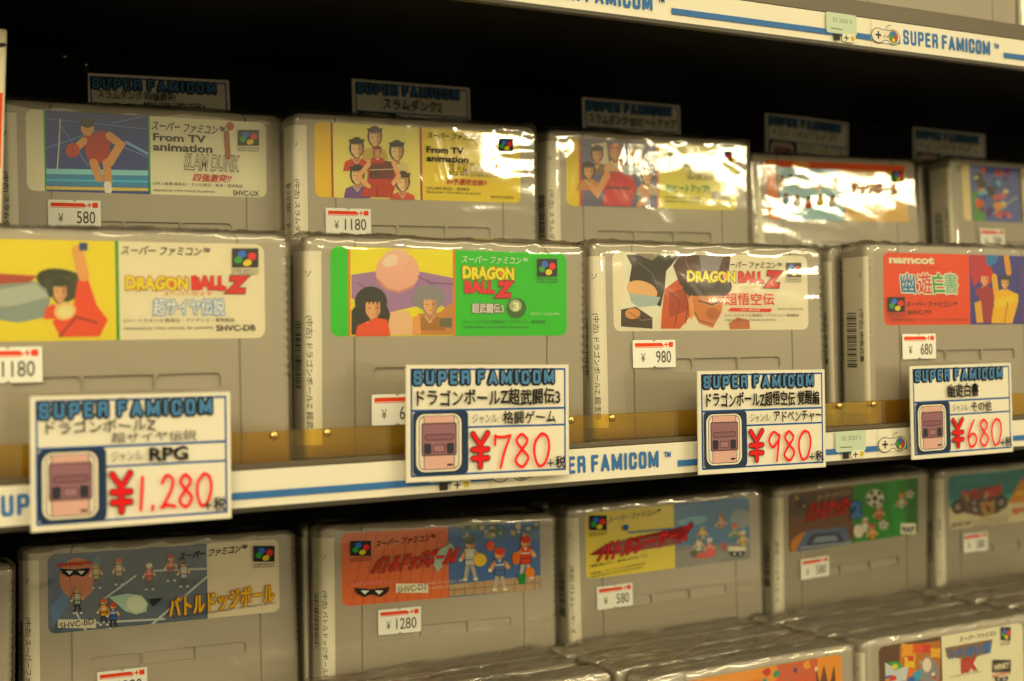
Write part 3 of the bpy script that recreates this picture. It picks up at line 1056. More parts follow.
def art_mecha():
    P = Print((((425, 328), (1070, 193), (438, 660), (1082, 505)), LW, LH))
    label_base(P, '#ece4cc')
    side_strip(P, 706, '#5c3a20')
    P.poly([(520, 320), (700, 290), (704, 560), (520, 600)], '#b8742c')
    for x, y, rr_, c in ((560, 340, 48, '#e8a42c'), (600, 330, 34, '#d8582c'), (640, 330, 30, '#c83a24'), (680, 350, 34, '#e0b040'), (565, 400, 36, '#f0c440'), (640, 420, 44, '#a8a8ac'), (570, 380, 20, '#c84028'), (575, 450, 30, '#e07828'), (650, 400, 22, '#e8e4dc')):
        P.poly([(x + rr_ * (1 if k % 2 else .6) * math.cos(k * .785), y + rr_ * (1 if k % 2 else .6) * math.sin(k * .785)) for k in range(8)], c)
    P.poly([(640, 360), (690, 400), (700, 470), (660, 520), (610, 480), (615, 410)], '#8c8c98')
    P.ell(642, 410, 20, 34, '#e0d8c8')
    P.poly([(455, 400), (500, 430), (560, 420), (545, 520), (460, 540)], '#c8d0d8')
    P.poly([(470, 400), (510, 395), (535, 420), (500, 440)], '#3aa068')
    P.ell(500, 420, 12, 12, '#f0d040')
    P.poly([(455, 470), (480, 460), (490, 540), (460, 545)], '#3a5ab0')
    P.poly([(580, 450), (612, 430), (618, 470), (585, 500)], '#2aa0c0')
    blobs(P, 450, 440, 700, 590, ['#c83a28', '#e8a030', '#e8e4d8', '#3a68b0', '#e07028'], 16, 10, 26, 8)
    P.text('スーパー ファミコン', 785, 265, 952, 24, '#1c1a18', 0.04, shear=.25)
    P.poly([(722, 325), (935, 278), (925, 345), (860, 365), (845, 400), (830, 400), (820, 375), (730, 372)], '#8a6a50')
    P.text('スーパーロボット大戦', 738, 337, 925, 52, '#2a78c0', 0.07, outline='#1c3a70', ow=0.04)
    P.text('EX', 795, 405, 865, 66, '#c83830', 0.06, outline='#7a1c1c', ow=.03)
    tiny_line(P, '©BANPRESTO MADE IN JAPAN', 745, 452, 885, 9)
    P.rect(935, 378, 1018, 440, '#3a3630')
    P.text('WINKY', 940, 410, 1012, 30, '#e0d8c0', .05)
    P.text('BANPRESTO', 935, 425 + 25, 1015, 14, '#e0887a', .03)
    mask_logo(P, 945, 458, 1008, 490)
    sfc_logo(P, 970, 218, 1015, 282)
    return P


def art_fire():
    """only the upper right corner of this label is in view"""
    P = Print()
    label_base(P, '#e0962c')
    P.rect(66, 0, 92, LH, '#c8603c', raw=True)
    blobs_raw = random.Random(12)
    for k in range(46):
        x, y = blobs_raw.uniform(55, 92), blobs_raw.uniform(2, 33)
        r_ = blobs_raw.uniform(1.5, 4)
        P.poly([(x + r_ * blobs_raw.uniform(.5, 1) * math.cos(j), y + r_ * blobs_raw.uniform(.5, 1) * math.sin(j)) for j in (0, .9, 1.9, 2.9, 3.8, 4.8, 5.6)],
               ['#3a6a9a', '#c83028', '#e0a030', '#4a8a78', '#e8d8b0', '#5a3a78', '#d85a28'][k % 7], raw=True)
    P.rect(8, 4, 56, 30, '#dc7c2a', 2, raw=True)
    P.poly([(90, 2), (91, 30), (93, 22), (96, 31), (99, 20), (103, 30), (104, 6), (98, 2)], '#6a3a18', raw=True)
    P.poly([(94, 4), (95, 20), (98, 14), (101, 21), (102, 6)], '#e8b040', raw=True)
    P.text('スーパー', 0, 0, 0, 0, '#fae0b0', .05, raw=(10, 20, 40, 27))
    return P


# ------------------------------------------------------------------ cartridge
def cart_profile():
    """front outline in x, y (mm) anticlockwise from the back left corner"""
    pts = []
    def arc(cx, cy, r, a0, a1, n=5):
        for k in range(n + 1):
            a = math.radians(a0 + (a1 - a0) * k / n)
            pts.append((cx + r * math.cos(a), cy + r * math.sin(a)))
    arc(-61, 17, 3, 90, 180)
    pts.append((-64, 10.2)); pts.append((-63.6, 10)); pts.append((-64, 9.8))
    arc(-60, 4, 4, 180, 270)
    for gx in (-44, 44):
        pts += [(gx - .45, 0), (gx - .25, .9), (gx + .25, .9), (gx + .45, 0)]
    arc(60, 4, 4, 270, 360)
    pts.append((64, 9.8)); pts.append((63.6, 10)); pts.append((64, 10.2))
    arc(61, 17, 3, 0, 90)
    return pts


def make_shell():
    prof = cart_profile()
    n = len(prof)
    rings = []
    def ring(z, ix, y0, y1, rib=0):
        R = []
        for x, y in prof:
            s = 1 if x > 0 else -1
            xx = x
            if abs(x) > 60.5:
                xx = x - s * rib
            xx = xx * (64 - ix) / 64
            yy = y0 + y * (20 - y0 - y1) / 20
            R.append((xx, yy, z))
        rings.append(R)
    ring(0, 1.2, 1.0, 1.0)
    ring(1.2, 0, 0, 0)
    ring(33, 0, 0, 0)
    z = 33.0
    while z < 78:
        ring(z + .4, 0, 0, 0, .45)
        ring(z + 1.5, 0, 0, 0, .45)
        ring(z + 1.9, 0, 0, 0, 0)
        ring(z + 3.3, 0, 0, 0, 0)
        z += 3.4
    for k in range(1, 7):
        a = math.radians(15 * k)
        ring(82.5 + 4.5 * math.sin(a), 4.0 * (1 - math.cos(a)), 3.2 * (1 - math.cos(a)), 3.2 * (1 - math.cos(a)))
    V = [p for R in rings for p in R]
    Fc = []
    for i in range(len(rings) - 1):
        for j in range(n):
            a, b = i * n + j, i * n + (j + 1) % n
            Fc.append([a, b, b + n, a + n])
    Fc.append(list(range(n))[::-1])
    Fc.append([(len(rings) - 1) * n + j for j in range(n)])
    me = mesh_from('cartridge_shell', V, Fc, [M_SHELL])
    ob = bpy.data.objects.new('tmp', me)
    COL.objects.link(ob)
    # recessed slot under the label: two shallow wells either side of a deeper middle well, and the connector port below
    cv, cf = [], []
    def cutter(x0, x1, z0, z1, dtop, dbot, rr):
        b = len(cv)
        out = []
        for cx, cz, a0 in ((x1 - rr, z1 - rr, 0), (x0 + rr, z1 - rr, 90), (x0 + rr, z0 + rr, 180), (x1 - rr, z0 + rr, 270)):
            for k in range(5):
                a = math.radians(a0 + 22.5 * k)
                out.append((cx + rr * math.cos(a), cz + rr * math.sin(a)))
        m_ = len(out)
        for x, z_ in out:
            cv.append((x, -2, z_))
        for x, z_ in out:
            t = (z_ - z0) / (z1 - z0)
            cv.append((x, dbot + (dtop - dbot) * t, z_))
        cf.append([b + k for k in range(m_)])
        cf.append([b + m_ + k for k in range(m_)][::-1])
        for k in range(m_):
            k2 = (k + 1) % m_
            cf.append([b + k, b + m_ + k, b + m_ + k2, b + k2])
    cutter(-36, -12.9, 30.0, 35.6, 2.0, .8, 1.8)
    cutter(-12.3, 12.3, 30.0, 35.6, 2.2, 1.1, .5)
    cutter(12.9, 36.8, 30.0, 35.6, 2.0, .8, 1.8)
    V2, F2 = box_geo(-46, 46, 5, 15, -3, 9)
    b = len(cv)
    cv += V2
    cf += [[b + i for i in f] for f in F2]
    cm = mesh_from('cut', cv, cf, [M_SHELL])
    bm = bmesh.new(); bm.from_mesh(cm); bmesh.ops.recalc_face_normals(bm, faces=bm.faces); bm.to_mesh(cm); bm.free()
    bm = bmesh.new(); bm.from_mesh(me); bmesh.ops.recalc_face_normals(bm, faces=bm.faces); bm.to_mesh(me); bm.free()
    co = bpy.data.objects.new('cut', cm)
    COL.objects.link(co)
    md = ob.modifiers.new('b', 'BOOLEAN')
    md.object = co
    md.operation = 'DIFFERENCE'
    md.solver = 'EXACT'
    dg = bpy.context.evaluated_depsgraph_get()
    dg.update()
    me2 = bpy.data.meshes.new_from_object(ob.evaluated_get(dg))
    me2.name = 'cartridge_shell'
    bpy.data.objects.remove(ob)
    bpy.data.objects.remove(co)
    me2.materials.clear()
    me2.materials.append(M_SHELL)
    for p in me2.polygons:
        p.material_index = 0
    return me2


SHELL = make_shell()


def make_film(seed, front=0.55, top=1.0, mat=None, hy=11.0):
    """clear bag pulled tight round the cartridge, folds as real relief"""
    hx, hz = 64.9, 44.2
    cx, cy, cz = 0, 10.0, 43.4
    r = 3.6
    bm = bmesh.new()
    idx = {}
    def gridface(ax, sgn, nu, nv):
        h = (hx, hy, hz)
        u_ax, v_ax = [a for a in (0, 1, 2) if a != ax]
        rows = []
        for i in range(nu + 1):
            row = []
            for j in range(nv + 1):
                p = [0, 0, 0]
                p[ax] = sgn * h[ax]
                p[u_ax] = -h[u_ax] + 2 * h[u_ax] * i / nu
                p[v_ax] = -h[v_ax] + 2 * h[v_ax] * j / nv
                key = tuple(round(c, 4) for c in p)
                if key not in idx:
                    idx[key] = bm.verts.new(p)
                row.append(idx[key])
            rows.append(row)
        for i in range(nu):
            for j in range(nv):
                q = [rows[i][j], rows[i + 1][j], rows[i + 1][j + 1], rows[i][j + 1]]
                try:
                    bm.faces.new(q)
                except ValueError:
                    pass
    NX, NY, NZ = 72, 20, 44
    gridface(1, -1, NX, NZ)
    gridface(1, 1, NX, NZ)
    gridface(0, -1, NY, NZ)
    gridface(0, 1, NY, NZ)
    gridface(2, 1, NX, NY)
    bmesh.ops.recalc_face_normals(bm, faces=bm.faces)
    sd = seed * 31.7
    for v in bm.verts:
        p = v.co.copy()
        c = Vector((max(-hx + r, min(hx - r, p.x)), max(-hy + r, min(hy - r, p.y)), max(-hz + r, min(hz - r, p.z))))
        d = p - c
        nrm = d.normalized() if d.length > 1e-6 else Vector((0, 0, 1))
        q = c + nrm * r if d.length > 1e-6 else p
        # which way this bit faces
        tf = max(0, nrm.z)
        ff = abs(nrm.y)
        a = noise.noise(Vector((q.x * .022 + sd, q.z * .05 + q.y * .02, sd)))
        ridge = (1 - abs(noise.noise(Vector((q.x * .030 + q.z * .05 + sd, q.z * .06 - q.x * .012, q.y * .05 + 3)))) * 2.2)
        ridge = max(0, ridge) ** 3
        corner = max(0, (abs(q.x) - 38) / 27) * max(0, (q.z) / hz) if q.z > 0 else 0
        off = front * ff * (.25 * a + .28 * ridge * (0.35 + corner))
        fold = noise.noise(Vector((q.x * .03 + sd, q.y * .20 + q.x * .03, sd + 5)))
        fold2 = 1 - abs(noise.noise(Vector((q.x * .035 + sd * 2, q.y * .22 - q.x * .05, 9)))) * 2.4
        off += top * tf * (.75 * fold + 1.1 * max(0, fold2) ** 2 + .2)
        seam = math.exp(-((q.y - 2.5 * noise.noise(Vector((q.x * .03, sd, 1)))) / 1.1) ** 2)
        off += top * tf * 1.1 * seam * (.6 + .4 * noise.noise(Vector((q.x * .09, sd, 2))))
        off = max(-0.28, min(3.2, off))
        v.co = q + nrm * off + Vector((cx, cy, cz))
    V = [tuple(v.co) for v in bm.verts]
    bm.verts.index_update()
    Fc = [[v.index for v in f.verts] for f in bm.faces]
    bm.free()
    return mesh_from('wrap_film', V, Fc, [mat or M_FILM], smooth=True)


FILMS = [make_film(1), make_film(2), make_film(3, .75, 1.0), make_film(4, .5, 1.3), make_film(5, .65, 1.3)]
CRINKLED = [make_film(k, .6, 1.25, M_CRINKLE, 10.6) for k in (11, 12, 13, 14)]


def clip_print(P, x0, y0, x1, y1):
    """trim every ink shape to the paper"""
    nV, nF, nK = list(P.V), [], []
    tests = [(0, 1, x0), (0, -1, x1), (1, 1, y0), (1, -1, y1)]
    for f, k in zip(P.F, P.K):
        pts = [P.V[i] for i in f]
        if all(x0 - 1e-6 <= p[0] <= x1 + 1e-6 and y0 - 1e-6 <= p[1] <= y1 + 1e-6 for p in pts):
            nF.append(f)
            nK.append(k)
            continue
        for ax, sg, lim in tests:
            res = []
            for i in range(len(pts)):
                a, b = pts[i - 1], pts[i]
                ia, ib = sg * (a[ax] - lim) >= 0, sg * (b[ax] - lim) >= 0
                if ia != ib:
                    t = (lim - a[ax]) / (b[ax] - a[ax])
                    res.append(tuple(a[j] + t * (b[j] - a[j]) for j in range(3)))
                if ib:
                    res.append(b)
            pts = res
            if len(pts) < 3:
                break
        if len(pts) >= 3:
            b0 = len(nV)
            nV += pts
            nF.append([b0 + i for i in range(len(pts))])
            nK.append(k)
    P.V, P.F, P.K = nV, nF, nK


def label_mesh(P, name):
    clip_print(P, 0, 0, LW, LH)
    return P.mesh(name, base=0.08, fn=lambda u, v, o: (u - 54, -o, 48 + v))


STK = {}


def price_sticker_mesh(price, dim='#55514a'):
    if price in STK:
        return STK[price]
    P = Print()
    w, h = 22.5, 12.2
    # notched outline
    P.poly([(0, 0), (w * .46, 0), (w * .5, .9), (w * .54, 0), (w, 0), (w, h), (w * .54, h), (w * .5, h - .9), (w * .46, h), (0, h)], '#f0ebe0', raw=True)
    P.rect(1.2, h - 2.9, 15.2, h - 1.3, '#d8492c', raw=True)
    P.poly([(15.2, h - 2.9), (16.6, h - 2.9), (15.2, h - 1.3)], '#d8492c', raw=True)
    P.line([(1.2, h - 3.3), (15.6, h - 3.3)], .25, '#d8492c', raw=True)
    P.line([(16.6, h - 2.1), (18.6, h - 2.1)], .5, '#d8492c', raw=True)
    P.line([(17.6, h - 1.2), (17.6, h - 3.0)], .5, '#d8492c', raw=True)
    P.rect(18.9, h - 3.2, 21.2, h - 1.0, '#d8492c', raw=True)
    P.text('¥', 0, 0, 0, 0, dim, 0.0, raw=(4.2, 2.4, 6.4, 6.4))
    n = len(price)
    P.text(price, 0, 0, 0, 0, dim, 0.005, raw=(20.3 - 2.75 * n, 2.0, 20.0, 7.4))
    STK[price] = P
    return P


def wrap_side(s):
    """arc length measured along the outline from the back left edge (mm) -> x, y and outward normal, for stickers on the left side"""
    # straight side x=-64 from y=18 to y=4 (14 mm), corner radius 4 (6.283), then the front
    if s <= 14:
        return -64.0, 18 - s, -1.0, 0.0
    if s <= 14 + 6.283:
        a = math.pi + (s - 14) / 4.0
        return -60 + 4 * math.cos(a), 4 + 4 * math.sin(a), math.cos(a), math.sin(a)
    return -60 + (s - 20.283), 0.0, 0.0, -1.0


def barcode_mesh(title, wide, mark='ソ'):
    P = Print()
    z0, z1 = 6.0, 81.0
    s0, s1 = (4.5, 22.6) if wide else (1.5, 17.5)
    n = 16
    for k in range(n):
        a, b = s0 + (s1 - s0) * k / n, s0 + (s1 - s0) * (k + 1) / n
        P.poly([(a, z0), (b, z0), (b, z1), (a, z1)], '#e4dfcf', raw=True, step=(k == 0))
    rr = random.Random(len(title) * 7 + (3 if wide else 1))
    z = 28.0
    P.z += 1
    while z < 54:
        w = rr.choice([.25, .25, .5, .75])
        P.rect(s0 + 2.0, z, s0 + 8.4, z + w, '#1c1a18', raw=True, step=False)
        z += w + rr.choice([.3, .4, .7])
    # title written down the sticker
    tx = s0 + (11.6 if wide else 10.2)
    L = (2.6 * len(title)) + 2
    base = text_geo(title, 0.01)
    V, Fc, X0, X1, Y0, Y1 = base
    ztop = 56.0
    hgt = 3.0
    L = min(L, ztop - 9)
    pts = [(tx + (y - Y0) / (Y1 - Y0) * hgt * -1 + hgt, ztop - (x - X0) / (X1 - X0) * L) for x, y in V]
    pts = [(tx + (y - Y0) / (Y1 - Y0) * hgt, ztop - (x - X0) / (X1 - X0) * L) for x, y in V]
    P.add(pts, Fc, '#3a3632')
    V, Fc, X0, X1, Y0, Y1 = text_geo(mark, 0.0)
    P.add([(tx + (x - X0) / (X1 - X0) * 2.4, 71 + (y - Y0) / (Y1 - Y0) * 2.4) for x, y in V], Fc, '#3a3632')

    def fn(s, z_, o):
        x, y, nx, ny = wrap_side(s)
        return (x + nx * o, y + ny * o, z_)
    return P.mesh('barcode_sticker', base=0.1, step=0.02, fn=fn)


BAR_N = barcode_mesh('(中古) スーパーファミコン', False)


def pose_empty(o, pc, yaw, tilt, roll, zc=65.5):
    """pc: centre of the label in mm"""
    R = Matrix.Rotation(yaw, 3, 'Z') @ Matrix.Rotation(-tilt, 3, 'X') @ Matrix.Rotation(-roll, 3, 'Y')
    loc = Vector(pc) - R @ Vector((0, 0, zc))
    o.matrix_world = Matrix.Translation(loc * MM) @ R.to_4x4()


NCART = [0]
G4 = 'cartridges in the front stacks of the lower shelf'


def cartridge(pc, pose=(0, 0, 0), art=None, price=None, pos=(8.5, -4), label='', group=None, film=None, bar=None, barwide=True, nolabel=False):
    k = NCART[0]
    NCART[0] += 1
    e = empty('game_cartridge', (0, 0, 0), label, 'game cartridge', group)
    pose_empty(e, pc, *pose)
    link('shell', SHELL, e)
    if art is not None:
        link('cover_label', label_mesh(art, 'cover_label'), e)
    if bar:
        link('barcode_sticker', barcode_mesh(bar, barwide), e)
    else:
        link('barcode_sticker', BAR_N, e)
    if group == G4:
        link('wrap', CRINKLED[k % 4], e)
    else:
        link('wrap', FILMS[(film if film is not None else k) % len(FILMS)], e)
    if price:
        P = price_sticker_mesh(price)
        u, v = pos
        me = P.mesh('price_sticker', base=1.25, step=0.012, fn=lambda a, b, o: (u - 54 + a, -o, 48 + v - 12.2 + b))
        link('price_sticker', me, e)
    return e


Z1 = 67.1          # label centre heights of the rows
Z3 = -128.4
fits = {
    'r1c1': ((164.1, 110.5 + 12.55, Z1), (.0054, -.0483, .0106)),
    'r1c2': ((288.8, 110.5 - 8.23, Z1 - .31), (-.0447, -.0298, .0045)),
    'r1c3': ((426.1, 110.5 - 9.39, Z1 + .40), (-.0434, -.0287, .0052)),
    'r1c4': ((568.9, 110.5 + 2.26, Z1 - 1.2), (-.0429, .0668, .0107)),
    'r1c5': ((717.4, 110.5 - 6.92, Z1 + 1.1), (.0059, .033, .0013)),
    'r2c1': ((118.1, .83, -.45), (-.0099, -.0161, -.0002)),
    'r2c2': ((254.7, 5.67, -.63), (-.0031, -.0195, -.0098)),
    'r2c3': ((388.1, 5.12, .08), (-.0507, .0051, -.0047)),
    'r2c4': ((531.7, -11.69, .99), (-.0084, -.0087, -.0031)),
    'r3c1': ((173.8, 125.7 + 19.25, Z3 - 1.2), (-.0057, .061, -.0204)),
    'r3c2': ((305.6, 125.7 - 5.46, Z3 - .7), (-.0528, .0279, -.0229)),
    'r3c3': ((442.5, 125.7 - 8.81, Z3 + .5), (-.0387, -.0147, .0111)),
    'r3c4': ((586.6, 125.7 - 1.71, Z3 + 1.0), (.0193, -.0432, .019)),
    'r3c5': ((730.0, 125.7 + 6.44, Z3 + .35), (-.0049, -.0038, .0002)),
}
G1 = 'cartridges in the raised back row of the middle shelf'
G2 = 'cartridges in the front row of the middle shelf'
G3 = 'cartridges in the raised back row of the lower shelf'
G4 = 'cartridges in the front stacks of the lower shelf'
GB = 'cartridges lined up behind the front ones'


# ------------------------------------------------------------------ setting: back panel and shelves
XL, XR = -260, 1250
o = box('wall_back', XL, XR, 190, 202, -1250, 700, M_BLACK, bev=0)
tag(o, 'black back panel of the display shelving', 'wall', kind='structure')


fl = link('floor', mesh_from('floor', [(-3000, -14500, -1250), (12000, -14500, -1250), (12000, 212, -1250), (-3000, 212, -1250)], [[0, 1, 2, 3]],
                             [principled('shop_floor', (0.30, 0.26, 0.19, 1), 0.4, mottle=0.15)]))
tag(fl, 'pale shop floor far below the shelves', 'floor', kind='structure')


def shelf_strip(x0, xt, xb, xe, z0, parent, h=13.2):
    """one printed header insert: words from xt, bar from xb to xe"""
    P = Print()
    P.rect(0, 0, 208, h, '#dcd7c8', raw=True)
    P.block('SUPER FAMICOM', xt, 3.2, xt + 61.5, 10.3, 1.45, '#44689a', gap=.30, space=.25)
    P.text('TM', 0, 0, 0, 0, '#44689a', 0.04, raw=(xt + 62.8, 7.2, xt + 66.4, 9.6))
    P.rect(xb, 3.0, xe, 5.6, '#44689a', raw=True)
    # small picture of a console and a game pad at the end of the insert
    cx = xe - 9.5
    P.rect(cx - 8.5, 2.5, cx + 8.2, 9.2, '#f1ecdb', 3.2, raw=True)
    P.ell(cx - 4.8, 5.7, 4.6, 3.7, '#4a4640'); P.ell(cx + 4.8, 5.7, 4.6, 3.7, '#4a4640')
    P.rect(cx - 5, 3.6, cx + 5, 8.9, '#4a4640', raw=True)
    P.ell(cx - 4.8, 5.7, 4.2, 3.3, '#d8d2c2'); P.ell(cx + 4.8, 5.7, 4.2, 3.3, '#d8d2c2')
    P.rect(cx - 5, 4.0, cx + 5, 8.5, '#d8d2c2', raw=True)
    P.line([(cx - 6.4, 5.9), (cx - 3.4, 5.9)], .9, '#2a2826', raw=True)
    P.line([(cx - 4.9, 4.4), (cx - 4.9, 7.4)], .9, '#2a2826', raw=True)
    P.ell(cx + 4.9, 5.8, 3.1, 3.0, '#6a675c')
    P.ell(cx + 4.9, 7.3, .95, .95, '#2f6fc8'); P.ell(cx + 6.5, 5.8, .95, .95, '#c83a2c')
    P.ell(cx + 4.9, 4.3, .95, .95, '#d8b82c'); P.ell(cx + 3.3, 5.8, .95, .95, '#3a9a50')
    P.line([(cx - 1.4, 5.2), (cx - .4, 6.0)], .5, '#4a4640', raw=True)
    P.line([(cx + .5, 5.2), (cx + 1.5, 6.0)], .5, '#4a4640', raw=True)
    P.line([(cx, 8.8), (cx + 1.0, 10.8), (cx + 3, 11.2)], .3, '#4a4640', raw=True)
    P.line([(cx - 9.7, .3), (cx - 9.7, h - .3)], .25, '#b0a890', raw=True)
    me = P.mesh('header_strip', base=0, step=0.01, fn=lambda u, v, o_: (x0 + u, -18.02 - o_, z0 + v))
    return link('header_strip', me, parent)


def rail_sticker(x, z, parent):
    P = Print()
    P.rect(0, 0, 19, 9.5, '#b9c8b4', 1.2, raw=True)
    P.text('02 3583 5', 0, 0, 0, 0, '#6a7a70', 0.0, raw=(4, 5.2, 16, 7.2))
    P.line([(3, 2.2), (10, 2.0)], .4, '#4a4a42', raw=True)
    P.z += 1
    P.rect(4.5, -3.2, 8.2, -.2, '#26241f', raw=True)
    P.rect(9.6, -3.4, 18.2, .4, '#dcd6c4', 1.4, raw=True)
    P.line([(11, -1.6), (13.4, -1.6)], .6, '#2a2826', raw=True)
    P.line([(12.2, -2.7), (12.2, -.5)], .6, '#2a2826', raw=True)
    P.ell(16.2, -1.5, 1.2, 1.2, '#b8a838')
    return link('rail_sticker', P.mesh('rail_sticker', base=0, step=0.012, fn=lambda u, v, o_: (x + u, -19.0 - o_, z + v)), parent)


def shelf(name, ztop, zrail, label, starts, lip=True, stickers=(), h=13.2):
    e = empty(name, (0, -18, ztop), label, 'shelf')
    Minv = Matrix.Translation((0, 18 * MM, -ztop * MM))
    parts = []
    parts.append(box('board', XL, XR, -15, 189.9, ztop - 1.9, ztop - .05, M_BLACK, e))
    parts.append(box('rail_channel_shade', XL, XR, -18, -17, zrail + .3, zrail + (2.3 if lip else 8.0), M_CHANNEL_SHADE, e, bev=.2))  # without a lip, a taller brown band stands in for shade on cartridge bottoms
    parts.append(box('price_rail', XL, XR, -18, -15, zrail - h - 1.9, zrail + .25, M_EDGE, e, bev=.3))
    for x0, xt, xb, xe in starts:
        parts.append(shelf_strip(x0, xt, xb, xe, zrail - h, e))
    for x, z in stickers:
        parts.append(rail_sticker(x, z, e))
    lp = None
    if lip:
        V, Fc = box_geo(XL, XR, -16.8, -15.3, zrail + .3, zrail + 13.4, .3)
        lp = link('lip', mesh_from('lip', V, Fc, [M_LIP]), e)
        parts.append(lp)
        for x in (42, 63, 168.3, 188.9, 295.2, 315.4, 442, 463.6, 590, 611):
            bm = bmesh.new()
            bmesh.ops.create_uvsphere(bm, u_segments=14, v_segments=8, radius=1.7)
            for v in bm.verts:
                v.co = Vector((v.co.x + x, v.co.y * .7 - 16.9, v.co.z + zrail + 11.9))
            bm.verts.index_update()
            me = mesh_from('rivet', [tuple(v.co) for v in bm.verts], [[v.index for v in f.verts] for f in bm.faces], [M_BRASS], smooth=True)
            bm.free()
            r_ = link('rivet', me, lp)
    for p in parts:
        p.matrix_parent_inverse = Minv
    return e


def starts_for(t0):
    out = []
    for k in range(-1, 5):
        w0 = t0 + 208 * k
        if -200 < w0 < 1100:
            out.append((w0 - 2, 2, 72, 207.5))
    return out


shelf('middle_shelf', -65.6, -65.3, 'middle black shelf board with printed price rail and amber lip', starts_for(69.5), True,
      [(437, -74.6), (229, -74.6)])
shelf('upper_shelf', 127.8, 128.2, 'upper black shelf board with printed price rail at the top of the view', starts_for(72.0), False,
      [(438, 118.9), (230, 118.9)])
shelf('lower_shelf', -263.2, -262.9, 'lower black shelf board holding the bottom cartridges', starts_for(70), False)
box('display_riser', XL, XR, 98, 189.9, -65.55, 1.2, M_BLACK, bev=1)
tag(bpy.data.objects['display_riser'], 'black step that raises the back row on the middle shelf', 'riser')
o = box('display_riser', XL, XR, 112, 189.9, -263.15, -194.6, M_BLACK, bev=1)
tag(o, 'black step that raises the back row on the lower shelf', 'riser')

# ------------------------------------------------------------------ cartridges
F_ = fits


def behind(key, n, what, group, dx=(0, 0, 0, 0), step=22.8, bar=None):
    (x, y, z), ps = F_[key]
    for k in range(1, n + 1):
        cartridge((x + dx[k - 1], y + step * k + 1.0, z - .6 * (k % 2)), (ps[0] + .006 * ((k * 7) % 3 - 1), 0, 0), label=what[k - 1], group=group, bar=bar, barwide=False)


cartridge(*F_['r1c1'], art_basketball(), '580', (8.3, -3.6), 'grey wrapped cartridge with a blue basketball player picture, price sticker 580', G1, 0, '(中古) スラムダンク')
cartridge(*F_['r1c2'], art_team(), '1180', (4.6, -5.0), 'grey wrapped cartridge with a yellow team picture, price sticker 1180', G1, 2, '(中古) スラムダンク2')
cartridge(*F_['r1c3'], art_red_jersey(), None, None, 'grey wrapped cartridge with yellow strip, slate picture and glare on its upper right', G1, 4, '(中古) スラムダンク SD')
cartridge(*F_['r1c4'], art_orange_crowd(), None, None, 'grey wrapped cartridge with an orange label of small figures under strong glare', G1, 1, '(中古) スーパーファミコン')
cartridge(*F_['r1c5'], art_multicolour(), '580', (12.2, -4.8), 'grey wrapped cartridge with a crowded multicoloured picture at the right edge, back row', G1, 3, '(中古) スーパーファミコン', False)
cartridge(*F_['r2c1'], art_yellow_burst(), '1180', (5.2, -1.8), 'large blurred cartridge with yellow picture and cream title label at far left', G2, 0, '(中古) ドラゴンボールZ')
cartridge(*F_['r2c2'], art_green(), '680', (16.6, -23.0), 'grey wrapped cartridge with a bright green label', G2, 1, '(中古) ドラゴンボールZ 超武', True)
cartridge(*F_['r2c3'], art_two_faces(), '980', (8.8, -4.0), 'grey wrapped cartridge with white label, dark hair picture and sticker 980', G2, 2, '(中古) ドラゴンボールZ 超悟空', True)
cartridge(*F_['r2c4'], art_orange_title(), '680', (10.5, -4.3), 'grey wrapped cartridge with orange-red title label and sticker 680', G2, 3, '(中古) 幽遊白書', False)
cartridge(*F_['r3c1'], art_blue_dodge(), '1280', (20.8, -19.0), 'cartridge with slate blue ball-court label, leftmost of the lower shelf back row', G3, 4, '(中古) スーパーファミコン')
cartridge(*F_['r3c2'], art_orange_dodge(), '1280', (17.9, -3.0), 'grey wrapped cartridge with orange label and sticker 1280 on the lower shelf', G3, 0, '(中古) バトルドッジボール2')
cartridge(*F_['r3c3'], art_yellow_racers(), '580', (5.6, -4.6), 'cartridge with yellow and sky-blue racing label on the lower shelf', G3, 2, '(中古) バトルレーサーズ')
cartridge(*F_['r3c4'], art_soccer(), '580', (8.2, -4.8), 'cartridge with brown and green football label on the lower shelf', G3, 1, '(中古) バトルサッカー2')
cartridge(*F_['r3c5'], art_teal_bikes(), '580', (11.2, -3.6), 'cartridge with teal label of red bikes at the right edge of the lower shelf', G3, 3, '(中古) スーパーファミコン')

behind('r1c5', 2, ['plain grey cartridge spine directly behind the crowded multicoloured one', 'second grey cartridge spine behind the crowded multicoloured one'], GB, (-1.5, 1, 0, 0))
behind('r1c2', 1, ['grey cartridge standing directly behind the yellow team one'], GB)
behind('r1c3', 1, ['grey cartridge standing directly behind the glaring yellow-strip one'], GB, (-1, 0))
behind('r1c4', 1, ['grey cartridge standing directly behind the orange crowd one'], GB, (-2, 0))
behind('r2c4', 3, ['cartridge showing its barcode side directly behind the orange-red title one', 'second cartridge spine behind the orange-red title one', 'third cartridge behind the orange-red title one, nearest the step'], GB, (-1.0, 1.5, 1.5, 0), bar='(中古) 幽遊白書')
behind('r2c3', 2, ['grey cartridge directly behind the white label with dark hair', 'second grey cartridge behind the white label with dark hair'], GB, (-.5, .5))
behind('r2c2', 2, ['grey cartridge directly behind the bright green one', 'second grey cartridge behind the bright green one'], GB, (-.5, .5))
behind('r2c1', 2, ['grey cartridge directly behind the blurred yellow picture one', 'second grey cartridge behind the blurred yellow picture one'], GB)
behind('r3c2', 1, ['grey cartridge directly behind the lower orange label one'], GB)
behind('r3c3', 1, ['grey cartridge directly behind the yellow racing one'], GB, (-.5, 0))
behind('r3c4', 1, ['grey cartridge directly behind the football one'], GB, (-1, 0))
behind('r3c5', 1, ['grey cartridge directly behind the teal bikes one'], GB, (-1, 0))

